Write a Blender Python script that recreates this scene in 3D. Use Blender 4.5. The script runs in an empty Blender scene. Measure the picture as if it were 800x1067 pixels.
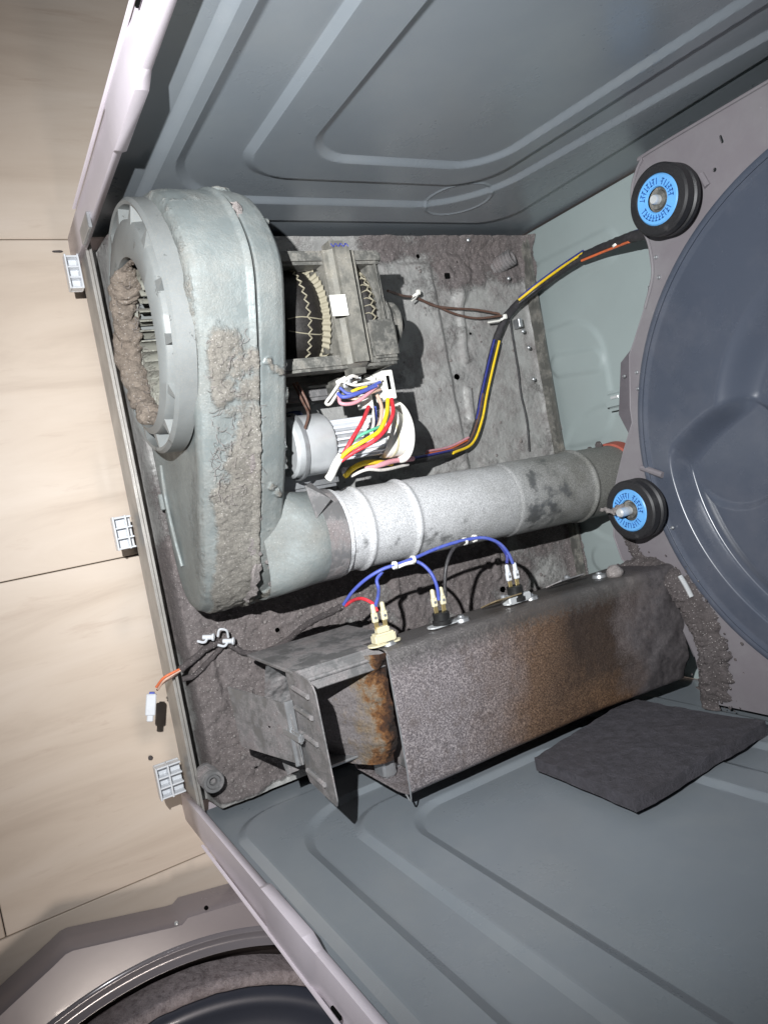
import bpy, bmesh, math, random
import numpy as np
from mathutils import Vector, Matrix
from mathutils.geometry import tessellate_polygon
random.seed(7); rng = np.random.default_rng(7)
C = bpy.context.scene.collection
sc = bpy.context.scene

# ------------------------------------------------------------------ camera
RX = np.array([[.18118019, .85445976, .48690067], [.98218736, -.18229353, -.04557483], [.04981698, .48648494, -.87226755]])
CAM = np.array([.31618585, -.16661422, .84909733])
cd = bpy.data.cameras.new('camera'); cam = bpy.data.objects.new('camera', cd); C.objects.link(cam)
M = Matrix(((RX[0][0], -RX[1][0], -RX[2][0], CAM[0]), (RX[0][1], -RX[1][1], -RX[2][1], CAM[1]), (RX[0][2], -RX[1][2], -RX[2][2], CAM[2]), (0, 0, 0, 1)))
cam.matrix_world = M
cd.sensor_fit = 'VERTICAL'; cd.sensor_height = 36; cd.lens = 36 * 756 / 1067
cd.clip_start = .01; cd.clip_end = 60
sc.camera = cam

# ------------------------------------------------------------------ light
w = bpy.data.worlds.new('World'); sc.world = w; w.use_nodes = True
bg = w.node_tree.nodes['Background']; bg.inputs[0].default_value = (.80, .86, 1.0, 1); bg.inputs[1].default_value = .085
def lamp(name, kind, loc, target, energy, color, **k):
    l = bpy.data.lights.new(name, kind); l.energy = energy; l.color = color
    for a, b in k.items(): setattr(l, a, b)
    o = bpy.data.objects.new(name, l); C.objects.link(o); o.location = loc
    d = Vector(target) - Vector(loc); o.rotation_euler = d.to_track_quat('-Z', 'Y').to_euler()
    return o
lamp('phone_torch', 'SPOT', (.19, -.24, .80), (.29, .39, .0), 58, (.97, .985, 1), spot_size=math.radians(100), spot_blend=1.0, shadow_soft_size=.004)
lamp('room_lamp', 'AREA', (2.0, -.05, 1.65), (.4, -.1, 0), 13, (1, .88, .79), size=.35)
sc.view_settings.view_transform = 'Standard'; sc.view_settings.look = 'None'; sc.view_settings.exposure = 0; sc.view_settings.gamma = 1

# ------------------------------------------------------------------ helpers
def at(px, py, **k):
    """photo pixel + one known world coordinate -> world point"""
    ax, v = list(k.items())[0]; i = 'xyz'.index(ax)
    r = RX.T @ np.array([px - 400, py - 533.5, 756.]); t = (v - CAM[i]) / r[i]
    return tuple(CAM + r * t)
def lin(r, g, b):
    f = lambda c: (c / 255 / 12.92) if c / 255 <= .04045 else ((c / 255 + .055) / 1.055) ** 2.4
    return (f(r), f(g), f(b), 1)
def hsh(ix, iy, iz, seed):
    n = (ix * 374761393 + iy * 668265263 + iz * 1274126177 + seed * 144665) & 0x7fffffff
    n = ((n ^ (n >> 13)) * 1274126177) & 0x7fffffff
    return ((n ^ (n >> 16)) & 0xffff) / 65535.
def vnoise(P, seed=0):
    F = np.floor(P).astype(np.int64); f = P - F; f = f * f * (3 - 2 * f); out = 0
    for dx in (0, 1):
        for dy in (0, 1):
            for dz in (0, 1):
                wt = (f[:, 0] if dx else 1 - f[:, 0]) * (f[:, 1] if dy else 1 - f[:, 1]) * (f[:, 2] if dz else 1 - f[:, 2])
                out = out + wt * hsh(F[:, 0] + dx, F[:, 1] + dy, F[:, 2] + dz, seed)
    return out
def fbm(P, scale, oct=4, seed=0, gain=.5):
    P = np.asarray(P, float) * scale; a = 1; s = 0; t = 0
    for o in range(oct):
        s = s + a * vnoise(P, seed + o * 17); t += a; a *= gain; P = P * 2.03 + 5.1
    return s / t
def ss(a, b, x):
    t = np.clip((x - a) / (b - a), 0, 1); return t * t * (3 - 2 * t)
def world_origin(o):
    v = Vector((0, 0, 0))
    while o is not None: v = v + o.location; o = o.parent
    return v
def obj(name, verts, faces, m, parent=None, smooth=35, attr=None, kind=None):
    o0 = world_origin(parent) if parent is not None else Vector((0, 0, 0))
    V = np.asarray(verts, float).reshape(-1, 3) - np.array(o0)
    me = bpy.data.meshes.new(name); me.from_pydata(V.tolist(), [], [tuple(int(i) for i in f) for f in faces]); me.update()
    if smooth is not None:
        me.polygons.foreach_set('use_smooth', [True] * len(me.polygons)); me.set_sharp_from_angle(angle=math.radians(smooth))
    if attr is not None:
        a = me.attributes.new('lint', 'FLOAT', 'POINT'); a.data.foreach_set('value', np.asarray(attr, dtype=np.float32))
    me.materials.append(m)
    o = bpy.data.objects.new(name, me); C.objects.link(o)
    if parent is not None: o.parent = parent
    if kind: o['kind'] = kind
    return o
def tag(o, label=None, cat=None, group=None, kind=None):
    if label: o['label'] = label
    if cat: o['category'] = cat
    if group: o['group'] = group
    if kind: o['kind'] = kind
    return o
def thing(name, label, cat, loc, group=None):
    o = bpy.data.objects.new(name, None); C.objects.link(o); o.location = loc; o.empty_display_size = .02
    return tag(o, label, cat, group)
def merge(*parts):
    V = []; F = []; n = 0
    for v, f in parts:
        V += [tuple(p) for p in v]; F += [tuple(i + n for i in q) for q in f]; n += len(v)
    return V, F
def grid(fn, nu, nv, wrap=False, u0=0, u1=1, v0=0, v1=1):
    """fn(u,v arrays)->(N,3); quads"""
    us = np.linspace(u0, u1, nu, endpoint=not wrap); vs = np.linspace(v0, v1, nv)
    U, Vv = np.meshgrid(us, vs, indexing='ij'); P = fn(U.ravel(), Vv.ravel())
    i, j = np.meshgrid(np.arange(nu if wrap else nu - 1), np.arange(nv - 1), indexing='ij'); i = i.ravel(); j = j.ravel(); i2 = (i + 1) % nu
    F = np.stack([i * nv + j, i2 * nv + j, i2 * nv + j + 1, i * nv + j + 1], 1)
    return P, F
def box(lo, hi, bev=.001, seg=1, Mx=None):
    bm = bmesh.new(); bmesh.ops.create_cube(bm, size=1)
    lo = Vector(lo); hi = Vector(hi); d = hi - lo; c = (hi + lo) / 2
    for v in bm.verts: v.co = Vector((v.co.x * d.x, v.co.y * d.y, v.co.z * d.z)) + c
    if bev: bmesh.ops.bevel(bm, geom=bm.edges[:], offset=min(bev, min(abs(d.x), abs(d.y), abs(d.z)) * .45), segments=seg, affect='EDGES')
    if Mx is not None: bmesh.ops.transform(bm, matrix=Mx, verts=bm.verts)
    bm.verts.index_update(); r = ([v.co[:] for v in bm.verts], [[v.index for v in f.verts] for f in bm.faces]); bm.free(); return r
def frame(d):
    d = Vector(d).normalized(); u = d.orthogonal().normalized(); return d, u, d.cross(u)
def smooth_path(pts, n=8):
    P = [Vector(p) for p in pts]
    if len(P) == 2: return [P[0].lerp(P[1], k / n) for k in range(n + 1)]
    P = [P[0] * 2 - P[1]] + P + [P[-1] * 2 - P[-2]]; out = []
    for i in range(1, len(P) - 2):
        a, b, c, d = P[i - 1:i + 3]
        for k in range(n):
            t = k / n; out.append(.5 * ((2 * b) + (c - a) * t + (2 * a - 5 * b + 4 * c - d) * t * t + (3 * b - a - 3 * c + d) * t ** 3))
    out.append(P[-2]); return out
def tube(pts, r, sides=8, n=6, cap=True, rough=0, seed=1):
    S = smooth_path(pts, n) if n else [Vector(p) for p in pts]
    V = []; F = []; t0 = (S[1] - S[0]).normalized(); u = t0.orthogonal().normalized(); m = len(S)
    for i, p in enumerate(S):
        t = (S[min(i + 1, m - 1)] - S[max(i - 1, 0)]).normalized(); u = (u - t * u.dot(t)).normalized(); w_ = t.cross(u)
        rr = r(i / (m - 1)) if callable(r) else r
        for k in range(sides):
            a = 2 * math.pi * k / sides; q = rr * (1 + rough * (random.random() - .5)); V.append(p + u * math.cos(a) * q + w_ * math.sin(a) * q)
    for i in range(m - 1):
        for k in range(sides):
            k2 = (k + 1) % sides; F.append((i * sides + k, i * sides + k2, (i + 1) * sides + k2, (i + 1) * sides + k))
    if cap: F.append(tuple(range(sides))[::-1]); F.append(tuple((m - 1) * sides + k for k in range(sides)))
    return V, F
def lathe(c, axis, prof, seg=48, fn=None):
    """prof: (radius, height along axis)"""
    d, u, v = frame(axis); c = Vector(c); V = []; F = []; n = len(prof)
    for k in range(seg):
        a = 2 * math.pi * k / seg
        for (r, h) in prof: V.append(c + d * h + (u * math.cos(a) + v * math.sin(a)) * max(r, 1e-5))
    for k in range(seg):
        k2 = (k + 1) % seg
        for j in range(n - 1): F.append((k * n + j, k2 * n + j, k2 * n + j + 1, k * n + j + 1))
    return V, F
def sheet(outline, holes, th, tf):
    """flat plate with holes; tf(a,b,h)->world; thickness along h from 0 to th"""
    loops = [[Vector((p[0], p[1], 0)) for p in outline]] + [[Vector((p[0], p[1], 0)) for p in h] for h in holes]
    tris = tessellate_polygon(loops); P = [p for l in loops for p in l]; n = len(P)
    V = [tf(p.x, p.y, 0) for p in P] + [tf(p.x, p.y, th) for p in P]
    F = [tuple(t) for t in tris] + [tuple(i + n for i in t)[::-1] for t in tris]; s = 0
    for l in loops:
        m = len(l)
        for i in range(m): F.append((s + i, s + (i + 1) % m, s + (i + 1) % m + n, s + i + n))
        s += m
    return V, F
def fixnorm(o):
    bm = bmesh.new(); bm.from_mesh(o.data); bmesh.ops.recalc_face_normals(bm, faces=bm.faces); bm.to_mesh(o.data); bm.free(); return o
def circ(cx, cy, r, n=24): return [(cx + r * math.cos(2 * math.pi * k / n), cy + r * math.sin(2 * math.pi * k / n)) for k in range(n)]
def slot(cx, cy, L, r, ang, n=10):
    out = []
    for s in (1, -1):
        for k in range(n + 1):
            a = -math.pi / 2 + math.pi * k / n; x = s * (L / 2 + r * math.cos(a)); y = s * r * math.sin(a)
            out.append((cx + x * math.cos(ang) - y * math.sin(ang), cy + x * math.sin(ang) + y * math.cos(ang)))
    return out
def blob(c, r, amp=.35, scale=60, sub=3, seed=0, sq=(1, 1, 1)):
    bm = bmesh.new(); bmesh.ops.create_icosphere(bm, subdivisions=sub, radius=1)
    P = np.array([v.co[:] for v in bm.verts]); F = [[v.index for v in f.verts] for f in bm.faces]; bm.free()
    q = P * r * np.array(sq); n = fbm(q + seed * 3.7, scale, 4, seed, .6); q = q * (1 + amp * 2.4 * (n - .5))[:, None] + np.array(c)
    return q.tolist(), F

# ------------------------------------------------------------------ materials
def nodes(name):
    m = bpy.data.materials.new(name); m.use_nodes = True; nt = m.node_tree; return m, nt, nt.nodes['Principled BSDF']
def N(nt, t, **k):
    n = nt.nodes.new(t)
    for a, b in k.items():
        if a.startswith('i_'): n.inputs[a[2:].replace('_', ' ')].default_value = b
        else: setattr(n, a, b)
    return n
def noise(nt, scale, detail=6, rough=.6, vec=None, dist=0):
    n = N(nt, 'ShaderNodeTexNoise'); n.inputs['Scale'].default_value = scale; n.inputs['Detail'].default_value = detail; n.inputs['Roughness'].default_value = rough; n.inputs['Distortion'].default_value = dist
    nt.links.new(vec if vec is not None else coord(nt), n.inputs['Vector']); return n.outputs[0]
def coord(nt):
    g = nt.nodes.get('COORD') or N(nt, 'ShaderNodeTexCoord', name='COORD'); return g.outputs['Object']
def stretch(nt, s):
    mp = N(nt, 'ShaderNodeMapping'); mp.inputs['Scale'].default_value = s; nt.links.new(coord(nt), mp.inputs[0]); return mp.outputs[0]
def ramp(nt, src, stops):
    r = N(nt, 'ShaderNodeValToRGB'); e = r.color_ramp.elements
    while len(e) < len(stops): e.new(.5)
    for q, (p, c) in zip(e, stops): q.position = p; q.color = c if hasattr(c, '__len__') else (c, c, c, 1)
    nt.links.new(src, r.inputs[0]); return r.outputs[0]
def mix(nt, f, a, b):
    m = N(nt, 'ShaderNodeMix', data_type='RGBA')
    for s, v in ((0, f), (6, a), (7, b)):
        if isinstance(v, bpy.types.NodeSocket): nt.links.new(v, m.inputs[s])
        else: m.inputs[s].default_value = v
    return m.outputs[2]
def mathn(nt, op, a, b=0., c=None):
    m = N(nt, 'ShaderNodeMath', operation=op); m.use_clamp = op in ('ADD', 'MULTIPLY', 'MAXIMUM') and c == 'clamp'
    for s, v in ((0, a), (1, b)):
        if isinstance(v, bpy.types.NodeSocket): nt.links.new(v, m.inputs[s])
        else: m.inputs[s].default_value = v
    return m.outputs[0]
def bump(nt, bs, h, strength, dist, prev=None):
    b = N(nt, 'ShaderNodeBump'); b.inputs['Strength'].default_value = strength; b.inputs['Distance'].default_value = dist
    nt.links.new(h, b.inputs['Height']);
    if prev is not None: nt.links.new(prev, b.inputs['Normal'])
    nt.links.new(b.outputs[0], bs.inputs['Normal']); return b.outputs[0]
def dark(c, k): return (c[0] * k, c[1] * k, c[2] * k, 1)
def plain(name, c, rough=.45, metal=0, var=.12, scale=60, bmp=.15, coat=0, spec=.5):
    m, nt, bs = nodes(name); n = noise(nt, scale)
    nt.links.new(ramp(nt, n, [(.3, dark(c, 1 - var)), (.7, dark(c, 1 + var))]), bs.inputs['Base Color'])
    nt.links.new(ramp(nt, noise(nt, scale * .4), [(.3, max(rough - .08, .03)), (.7, min(rough + .1, 1))]), bs.inputs['Roughness'])
    bs.inputs['Metallic'].default_value = metal; bs.inputs['Coat Weight'].default_value = coat; bs.inputs['Specular IOR Level'].default_value = spec
    if bmp: bump(nt, bs, noise(nt, scale * 8), bmp, .0006)
    return m
def linty(name, base, lint, rough=.4, metal=.6, lo=.45, hi=.6, attr=True, scale=26, grain=420, lint2=None, bmp=.6, speck=True, streak=None, amount=0., bmp2=.6):
    """metal or paint with a grey felt of lint over it: patches by noise plus where the lint was modelled"""
    m, nt, bs = nodes(name)
    f = ramp(nt, mathn(nt, 'ADD', noise(nt, scale, 8, .7), amount), [(lo, 0), (hi, 1)])
    if attr:
        a = N(nt, 'ShaderNodeAttribute', attribute_name='lint'); s = mathn(nt, 'MULTIPLY', noise(nt, 220, 4, .8), .7)
        s = mathn(nt, 'ADD', a.outputs['Fac'], mathn(nt, 'SUBTRACT', s, .35)); f = mathn(nt, 'MAXIMUM', mathn(nt, 'MULTIPLY', f, .75), ramp(nt, s, [(.3, 0), (.6, 1)]))
    bc = ramp(nt, noise(nt, 18, 6, .65), [(.3, dark(base, .82)), (.7, dark(base, 1.15))])
    l2 = lint2 or dark(lint, .55)
    lc = ramp(nt, noise(nt, 90, 8, .75), [(.32, l2), (.5, lint), (.72, dark(lint, 1.45))])
    lc = mix(nt, ramp(nt, noise(nt, 14, 4, .6), [(.35, 0), (.7, .6)]), lc, dark((lint[0] * 1.06, lint[1], lint[2] * .96, 1), .85))
    lc = mix(nt, ramp(nt, noise(nt, 520, 4, .85), [(.36, .55), (.52, 0)]), lc, dark(lint, .38)); bc = mix(nt, ramp(nt, noise(nt, 640, 4, .85), [(.42, .3), (.5, 0), (.56, 0), (.68, .35)]), bc, lint)
    if speck:
        vo = N(nt, 'ShaderNodeTexVoronoi'); vo.inputs['Scale'].default_value = 330; nt.links.new(coord(nt), vo.inputs['Vector'])
        lc = mix(nt, ramp(nt, vo.outputs[0], [(.06, .9), (.2, 0)]), lc, lin(205, 200, 196))
    nt.links.new(mix(nt, f, bc, lc), bs.inputs['Base Color'])
    nt.links.new(ramp(nt, f, [(0, rough), (.6, .95)]), bs.inputs['Roughness'])
    nt.links.new(ramp(nt, f, [(0, metal), (.5, 0)]), bs.inputs['Metallic'])
    h = mathn(nt, 'MULTIPLY', noise(nt, grain, 4, .8), mathn(nt, 'ADD', f, .08)); p = bump(nt, bs, h, bmp, .0025)
    bump(nt, bs, mathn(nt, 'MULTIPLY', noise(nt, grain * .3, 5, .7), mathn(nt, 'ADD', f, .02)), bmp2, .003, p)
    return m

LINT = lin(142, 136, 134); LINTB = lin(138, 133, 124)
m_base = linty('lint_on_galvanised_base', lin(170, 170, 167), lin(120, 113, 112), .5, .2, .44, .68, bmp=.8, bmp2=.55)
m_wall = None
def paint(name, c, rough=.36, dust=lin(150, 152, 150), dustamt=.25, coat=.15):
    m, nt, bs = nodes(name)
    big = ramp(nt, noise(nt, 3.5, 5, .6), [(.3, dark(c, .92)), (.7, dark(c, 1.08))])
    fine = noise(nt, 900, 2, .5)
    d = mathn(nt, 'MULTIPLY', ramp(nt, noise(nt, 9, 8, .72), [(.45, 0), (.75, 1)]), dustamt)
    vo = N(nt, 'ShaderNodeTexVoronoi'); vo.inputs['Scale'].default_value = 55; nt.links.new(coord(nt), vo.inputs['Vector'])
    sp = mathn(nt, 'MULTIPLY', ramp(nt, vo.outputs[0], [(.015, 1), (.04, 0)]), ramp(nt, noise(nt, 12), [(.5, 0), (.6, .8)]))
    scr = noise(nt, 1.0, 6, .8, stretch(nt, (40, 3, 160)), .3); d = mathn(nt, 'MAXIMUM', d, mathn(nt, 'MULTIPLY', ramp(nt, scr, [(.62, 0), (.72, .35)]), ramp(nt, noise(nt, 5), [(.45, 0), (.6, 1)])))
    c1 = mix(nt, mathn(nt, 'MAXIMUM', d, sp), big, dust)
    nt.links.new(c1, bs.inputs['Base Color'])
    nt.links.new(ramp(nt, noise(nt, 6, 6, .7), [(.3, rough), (.7, rough + .16)]), bs.inputs['Roughness'])
    bs.inputs['Coat Weight'].default_value = coat; bs.inputs['Coat Roughness'].default_value = .3
    bump(nt, bs, fine, .12, .0003)
    return m
m_wall = paint('grey_green_enamel', lin(125, 132, 138), .22, coat=.35)
m_back = paint('pale_green_grey_enamel', lin(146, 157, 156), .34, dustamt=.15)
m_white = paint('white_enamel', lin(220, 212, 220), .3, dust=lin(150, 140, 140), dustamt=.15)
m_bulk = paint('mauve_grey_enamel', lin(116, 111, 115), .42, dustamt=.3)
m_disc = paint('blue_grey_gloss_metal', lin(70, 76, 88), .18, dust=lin(112, 112, 118), dustamt=.3, coat=.5)
m_blow = linty('lint_on_blower_metal', lin(124, 132, 132), lin(136, 133, 126), .42, .25, .40, .86, scale=22, grain=560, bmp=.75, bmp2=.35)
def duct_mat():
    m, nt, bs = nodes('speckled_tin_duct'); sx = N(nt, 'ShaderNodeSeparateXYZ'); nt.links.new(coord(nt), sx.inputs[0])
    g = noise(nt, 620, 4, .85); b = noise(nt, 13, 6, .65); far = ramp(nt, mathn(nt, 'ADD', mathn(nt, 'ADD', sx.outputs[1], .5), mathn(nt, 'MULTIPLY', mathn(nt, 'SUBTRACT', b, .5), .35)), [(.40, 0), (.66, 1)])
    near = ramp(nt, g, [(.34, lin(158, 159, 160)), (.5, lin(204, 205, 206)), (.62, lin(230, 231, 232))]); fr = ramp(nt, g, [(.34, lin(88, 88, 85)), (.5, lin(122, 122, 117)), (.66, lin(152, 151, 145))])  # torch brightness painted into the tin: pale near end, darker far end
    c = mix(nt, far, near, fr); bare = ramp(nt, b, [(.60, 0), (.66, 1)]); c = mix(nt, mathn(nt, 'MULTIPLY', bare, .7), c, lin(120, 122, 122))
    nt.links.new(c, bs.inputs['Base Color']); nt.links.new(ramp(nt, bare, [(0, .55), (1, .32)]), bs.inputs['Roughness']); nt.links.new(ramp(nt, bare, [(0, .15), (1, .6)]), bs.inputs['Metallic'])
    bump(nt, bs, g, .5, .0014); return m
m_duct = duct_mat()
m_ring = linty('dusty_grey_plastic_ring', lin(118, 122, 122), LINTB, .5, 0, .62, .75, attr=False, scale=40)
m_lint = linty('grey_lint', LINT, LINT, .95, 0, .1, .2, attr=False, bmp=.9)
m_lintb = linty('brown_lint', lin(138, 127, 116), lin(138, 127, 116), .95, 0, .1, .2, attr=False, bmp=.9)
m_dlint = linty('dark_lint', lin(92, 86, 86), lin(92, 86, 86), .95, 0, .1, .2, attr=False, bmp=.9)
m_castd = linty('dusty_cast_frame', lin(104, 104, 100), lin(128, 125, 118), .5, .5, .46, .66, attr=False, scale=60, bmp=.3, bmp2=.1)
m_silver = plain('bright_tin', lin(214, 217, 218), .32, .45, .1, 40, .1)
m_galv = plain('galvanised_steel', lin(170, 172, 174), .38, .7, .15, 90, .2)
m_dull = linty('dull_dusty_steel', lin(126, 126, 126), lin(132, 126, 126), .42, .4, .45, .62, attr=False, scale=30, grain=600, bmp=.35, bmp2=.1)
m_black = linty('black_rubber', lin(30, 30, 32), lin(70, 68, 68), .5, 0, .58, .9, attr=False, scale=50, bmp=.2, bmp2=.1, speck=False)
m_black_ = plain('black_plain', lin(30, 30, 32), .5, 0, .25, 80, .2)
m_hole = plain('dark_void', lin(8, 8, 8), .9, 0, .1, 50, 0, spec=.1)  # near-black colour stands in for the shade inside holes and slots
m_blue = linty('sky_blue_plastic', lin(98, 166, 226), lin(120, 150, 176), .38, 0, .6, .95, attr=False, scale=60, bmp=.1, bmp2=.05, speck=False)
m_bluemark = plain('dark_blue_print', lin(46, 92, 156), .5, 0, .05, 40, 0)
m_wplas = plain('white_plastic', lin(232, 230, 222), .38, 0, .04, 60, .05)
m_clear = plain('cloudy_white_nylon', lin(205, 208, 212), .25, 0, .05, 60, .05, coat=.4)
m_cream = plain('cream_ceramic', lin(206, 198, 168), .5, 0, .08, 120, .1)
m_brass = plain('tinned_brass', lin(190, 170, 120), .35, .7, .15, 100, .1)
m_navy = plain('navy_plastic', lin(26, 48, 92), .4, 0, .1, 60, .05)
m_copper = plain('varnished_copper_winding', lin(30, 27, 25), .5, .2, .5, 400, .6)
m_lace = plain('cream_lacing_cord', lin(134, 128, 110), .7, 0, .08, 200, .2)
m_fin = linty('dusty_blower_wheel', lin(148, 148, 138), LINTB, .5, 0, .5, .7, attr=False, scale=50)
WIRE = {k: linty(k + '_wire_insulation', lin(*c), lin(*[int(q * .55 + 62) for q in c]), .42, 0, .48, .8, attr=False, scale=140, bmp=.15, bmp2=.05, speck=False, lint2=lin(*[int(q * .5 + 45) for q in c])) for k, c in dict(blue=(72, 88, 176), red=(214, 44, 56), yellow=(244, 206, 30), green=(92, 190, 150), orange=(226, 110, 60), pink=(214, 150, 160), brown=(98, 70, 58), black=(44, 42, 44), white=(222, 218, 210), navy=(40, 48, 130), tan=(205, 170, 150)).items()}

# ------------------------------------------------------------------ floor
FZ = -.1
def floor_mat():
    m, nt, bs = nodes('polished_travertine_tile')
    oi = N(nt, 'ShaderNodeObjectInfo')
    off = N(nt, 'ShaderNodeVectorMath', operation='ADD'); sv = stretch(nt, (14, 2.2, 2)); nt.links.new(sv, off.inputs[0]); cmb = N(nt, 'ShaderNodeCombineXYZ')
    rr = mathn(nt, 'MULTIPLY', oi.outputs['Random'], 37.); nt.links.new(rr, cmb.inputs[0]); nt.links.new(rr, cmb.inputs[1]); nt.links.new(cmb.outputs[0], off.inputs[1]); v = off.outputs[0]
    a = noise(nt, 1.0, 9, .62, v, .9); b = noise(nt, 3.6, 8, .7, v, .5)
    c = ramp(nt, a, [(.28, lin(184, 168, 152)), (.45, lin(197, 182, 166)), (.6, lin(203, 189, 174)), (.8, lin(208, 195, 182))])
    c = mix(nt, ramp(nt, b, [(.30, .3), (.42, 0)]), c, lin(162, 138, 120))
    nt.links.new(c, bs.inputs['Base Color']); bs.inputs['Roughness'].default_value = .5; bs.inputs['Coat Weight'].default_value = .05
    bump(nt, bs, noise(nt, 40), .03, .001); return m
m_tile = floor_mat(); m_grout = plain('dark_grout', lin(40, 35, 32), .9, 0, .2, 80, .3)
fl = tag(obj('floor', [(-6, -6, FZ - .012), (7, -6, FZ - .012), (7, 7, FZ - .012), (-6, 7, FZ - .012)], [(0, 1, 2, 3)], m_grout, smooth=None), 'cream stone tiled floor with thin dark joints', kind='structure')
TW, TL = .398, .8; tm = None
for i in range(-4, 6):
    for j in range(-3, 3):
        x0 = -.038 + i * .396; y0 = (-.22 if i % 2 else -.62) + j * .8
        if not (-1.7 < x0 < 2.2 and -1.9 < y0 < 1.5): continue
        if tm is None:
            V, F = box((.0006, .0006, -.01), (.3954, .7994, 0), .0008, 1); o = obj('tile', V, F, m_tile, smooth=30); tm = o.data
        else: o = bpy.data.objects.new('tile', tm); C.objects.link(o)
        o.parent = fl; o.location = (x0, y0, FZ + random.uniform(-.0004, .0004))
# dark chipped joint pieces and crumbs on the tiles
def crumb(px, py, r, lab, sq=(1, 1, .5)):
    p = at(px, py, z=FZ + r * .3); V, F = blob(p, r, .5, 150, 2, int(px), sq); tag(obj('crumb', V, F, m_dlint, smooth=40), lab, 'crumb')
crumb(60, 262, .0035, 'thin dark sliver on the tile beside the upper front clip', (.5, 1.6, .4))
crumb(157, 790, .003, 'dark brown crumb on the tile beside the lowest front clip')

# ------------------------------------------------------------------ dryer cabinet
cab = thing('dryer_cabinet', 'open grey enamelled dryer cabinet shell with lint covered floor pan and white front edges', 'dryer', (.33, .3, 0))
W, D = .66, .635
holes = [(at(475, 393, z=0)[:2], .0045), (at(434, 268, z=0)[:2], .003), (at(287, 656, z=0)[:2], .003), (at(372, 657, z=0)[:2], .003), (at(522, 614, z=0)[:2], .0045), (at(489, 348, z=0)[:2], .002), (at(115, 371, z=0)[:2], .003)]
def seg_d(P, a, b):
    a = np.array(a[:2]); b = np.array(b[:2]); d = b - a; t = np.clip(((P - a) @ d) / (d @ d), 0, 1); return np.hypot(*(P - a - t[:, None] * d).T)
def base_h(x, y):
    P = np.stack([x, y], 1); P3 = np.stack([x, y, x * 0], 1); h = np.zeros_like(x)
    h += .012 * ss(.02, 0, x) + .012 * ss(.64, .66, x) + .01 * ss(.61, .635, y)
    h -= .045 * ss(.019, .013, y)
    h += .005 * ss(.012, .0, seg_d(P, at(482, 285, z=0), at(478, 310, z=0)) - .004)
    for a, b in (((477, 305), (483, 375)), ((487, 408), (490, 438)), ((217, 690), (228, 735)), ((406, 590), (414, 640)), ((512, 570), (516, 600))):
        h += .005 * ss(.009, .002, seg_d(P, at(*a, z=0), at(*b, z=0)))
    # raised motor platform
    px0, py1, px1, py0 = .035, at(450, 300, z=0)[1], .33, .12
    dd = np.maximum(np.maximum(px0 - x, x - px1), np.maximum(py0 - y, y - (py1 + .02 * (x - .1))))
    h += .006 * ss(.006, -.004, dd)
    # curved bead near the front corner
    r = np.hypot(x - .02, y - .075); h += .005 * ss(.006, 0, np.abs(r - .045) - .002) * (y < .09)
    n = fbm(P3, 34, 5, 3, .55); n2 = fbm(P3, 150, 4, 9, .6)
    m = ss(.26, .40, x + .10 * (fbm(P3, 9, 3, 5) - .5)) * ss(.40, .20, y + .25 * (n - .5))
    m = np.maximum(m, .75 * ss(.03, .0, x - .03 * n) * ss(.2, .4, y)); m = np.maximum(m, .85 * ss(.05, .0, x) * ss(.15, .05, y))
    m = np.maximum(m, .6 * ss(.15, .08, y) * ss(.2, .3, x)); m = np.maximum(m, .8 * ss(.11, .03, x) * ss(.40, .47, y))
    m = np.maximum(m, .75 * ss(.37, .45, x)); m = np.maximum(m, .12)
    m = m * ss(.010, .019, y) * (.15 + .85 * ss(.66, .648, x))
    lm = np.clip(m * 1.0 + 1.3 * (fbm(P3, 22, 4, 31) - .55), 0, 1)
    n3 = fbm(P3, 380, 3, 19, .7); h += lm * (.001 + .008 * np.abs(n - .35) + .005 * n2 + .0035 * n3) + .0008 * n2
    return h, lm
nx, ny = 420, 400
xs = np.linspace(0, W, nx); ys = np.linspace(.0022, D, ny); X, Y = np.meshgrid(xs, ys, indexing='ij'); X = X.ravel().copy(); Y = Y.ravel().copy()
hs = W / nx
for (c, r) in holes:
    d = np.hypot(X - c[0], Y - c[1]); k = (d > r - hs * .5) & (d < r + hs * .75); X[k] = c[0] + (X[k] - c[0]) / d[k] * r; Y[k] = c[1] + (Y[k] - c[1]) / d[k] * r
Z, LM = base_h(X, Y)
i, j = np.meshgrid(np.arange(nx - 1), np.arange(ny - 1), indexing='ij'); i = i.ravel(); j = j.ravel()
F = np.stack([i * ny + j, (i + 1) * ny + j, (i + 1) * ny + j + 1, i * ny + j + 1], 1); keep = np.ones(len(F), bool)
for (c, r) in holes:
    d = np.hypot(X - c[0], Y - c[1]); keep &= ~((d[F] <= r * 1.02 + 1e-5).all(1))
pan = obj('floor_pan', np.stack([X, Y, Z], 1), F[keep], m_base, cab, smooth=60, attr=LM); pan['label'] = 'sheet steel floor pan matted with grey lint'
V, F = box((-.01, .02, -.095), (W + .01, D + .01, -.04), .004); obj('underside', V, F, m_hole, cab)
for px, py in ((476, 272), (465, 288), (289, 1), (264 , 797)):
    if py < 10: continue
    p = at(px, py, z=.004); V, F = box((p[0] - .004, p[1] - .004, p[2] - .001), (p[0] + .004, p[1] + .004, p[2] + .0035), .0005); obj('square_hole_shade', V, F, m_hole, pan)  # black block on the pan, painted shade of a square hole
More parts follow.
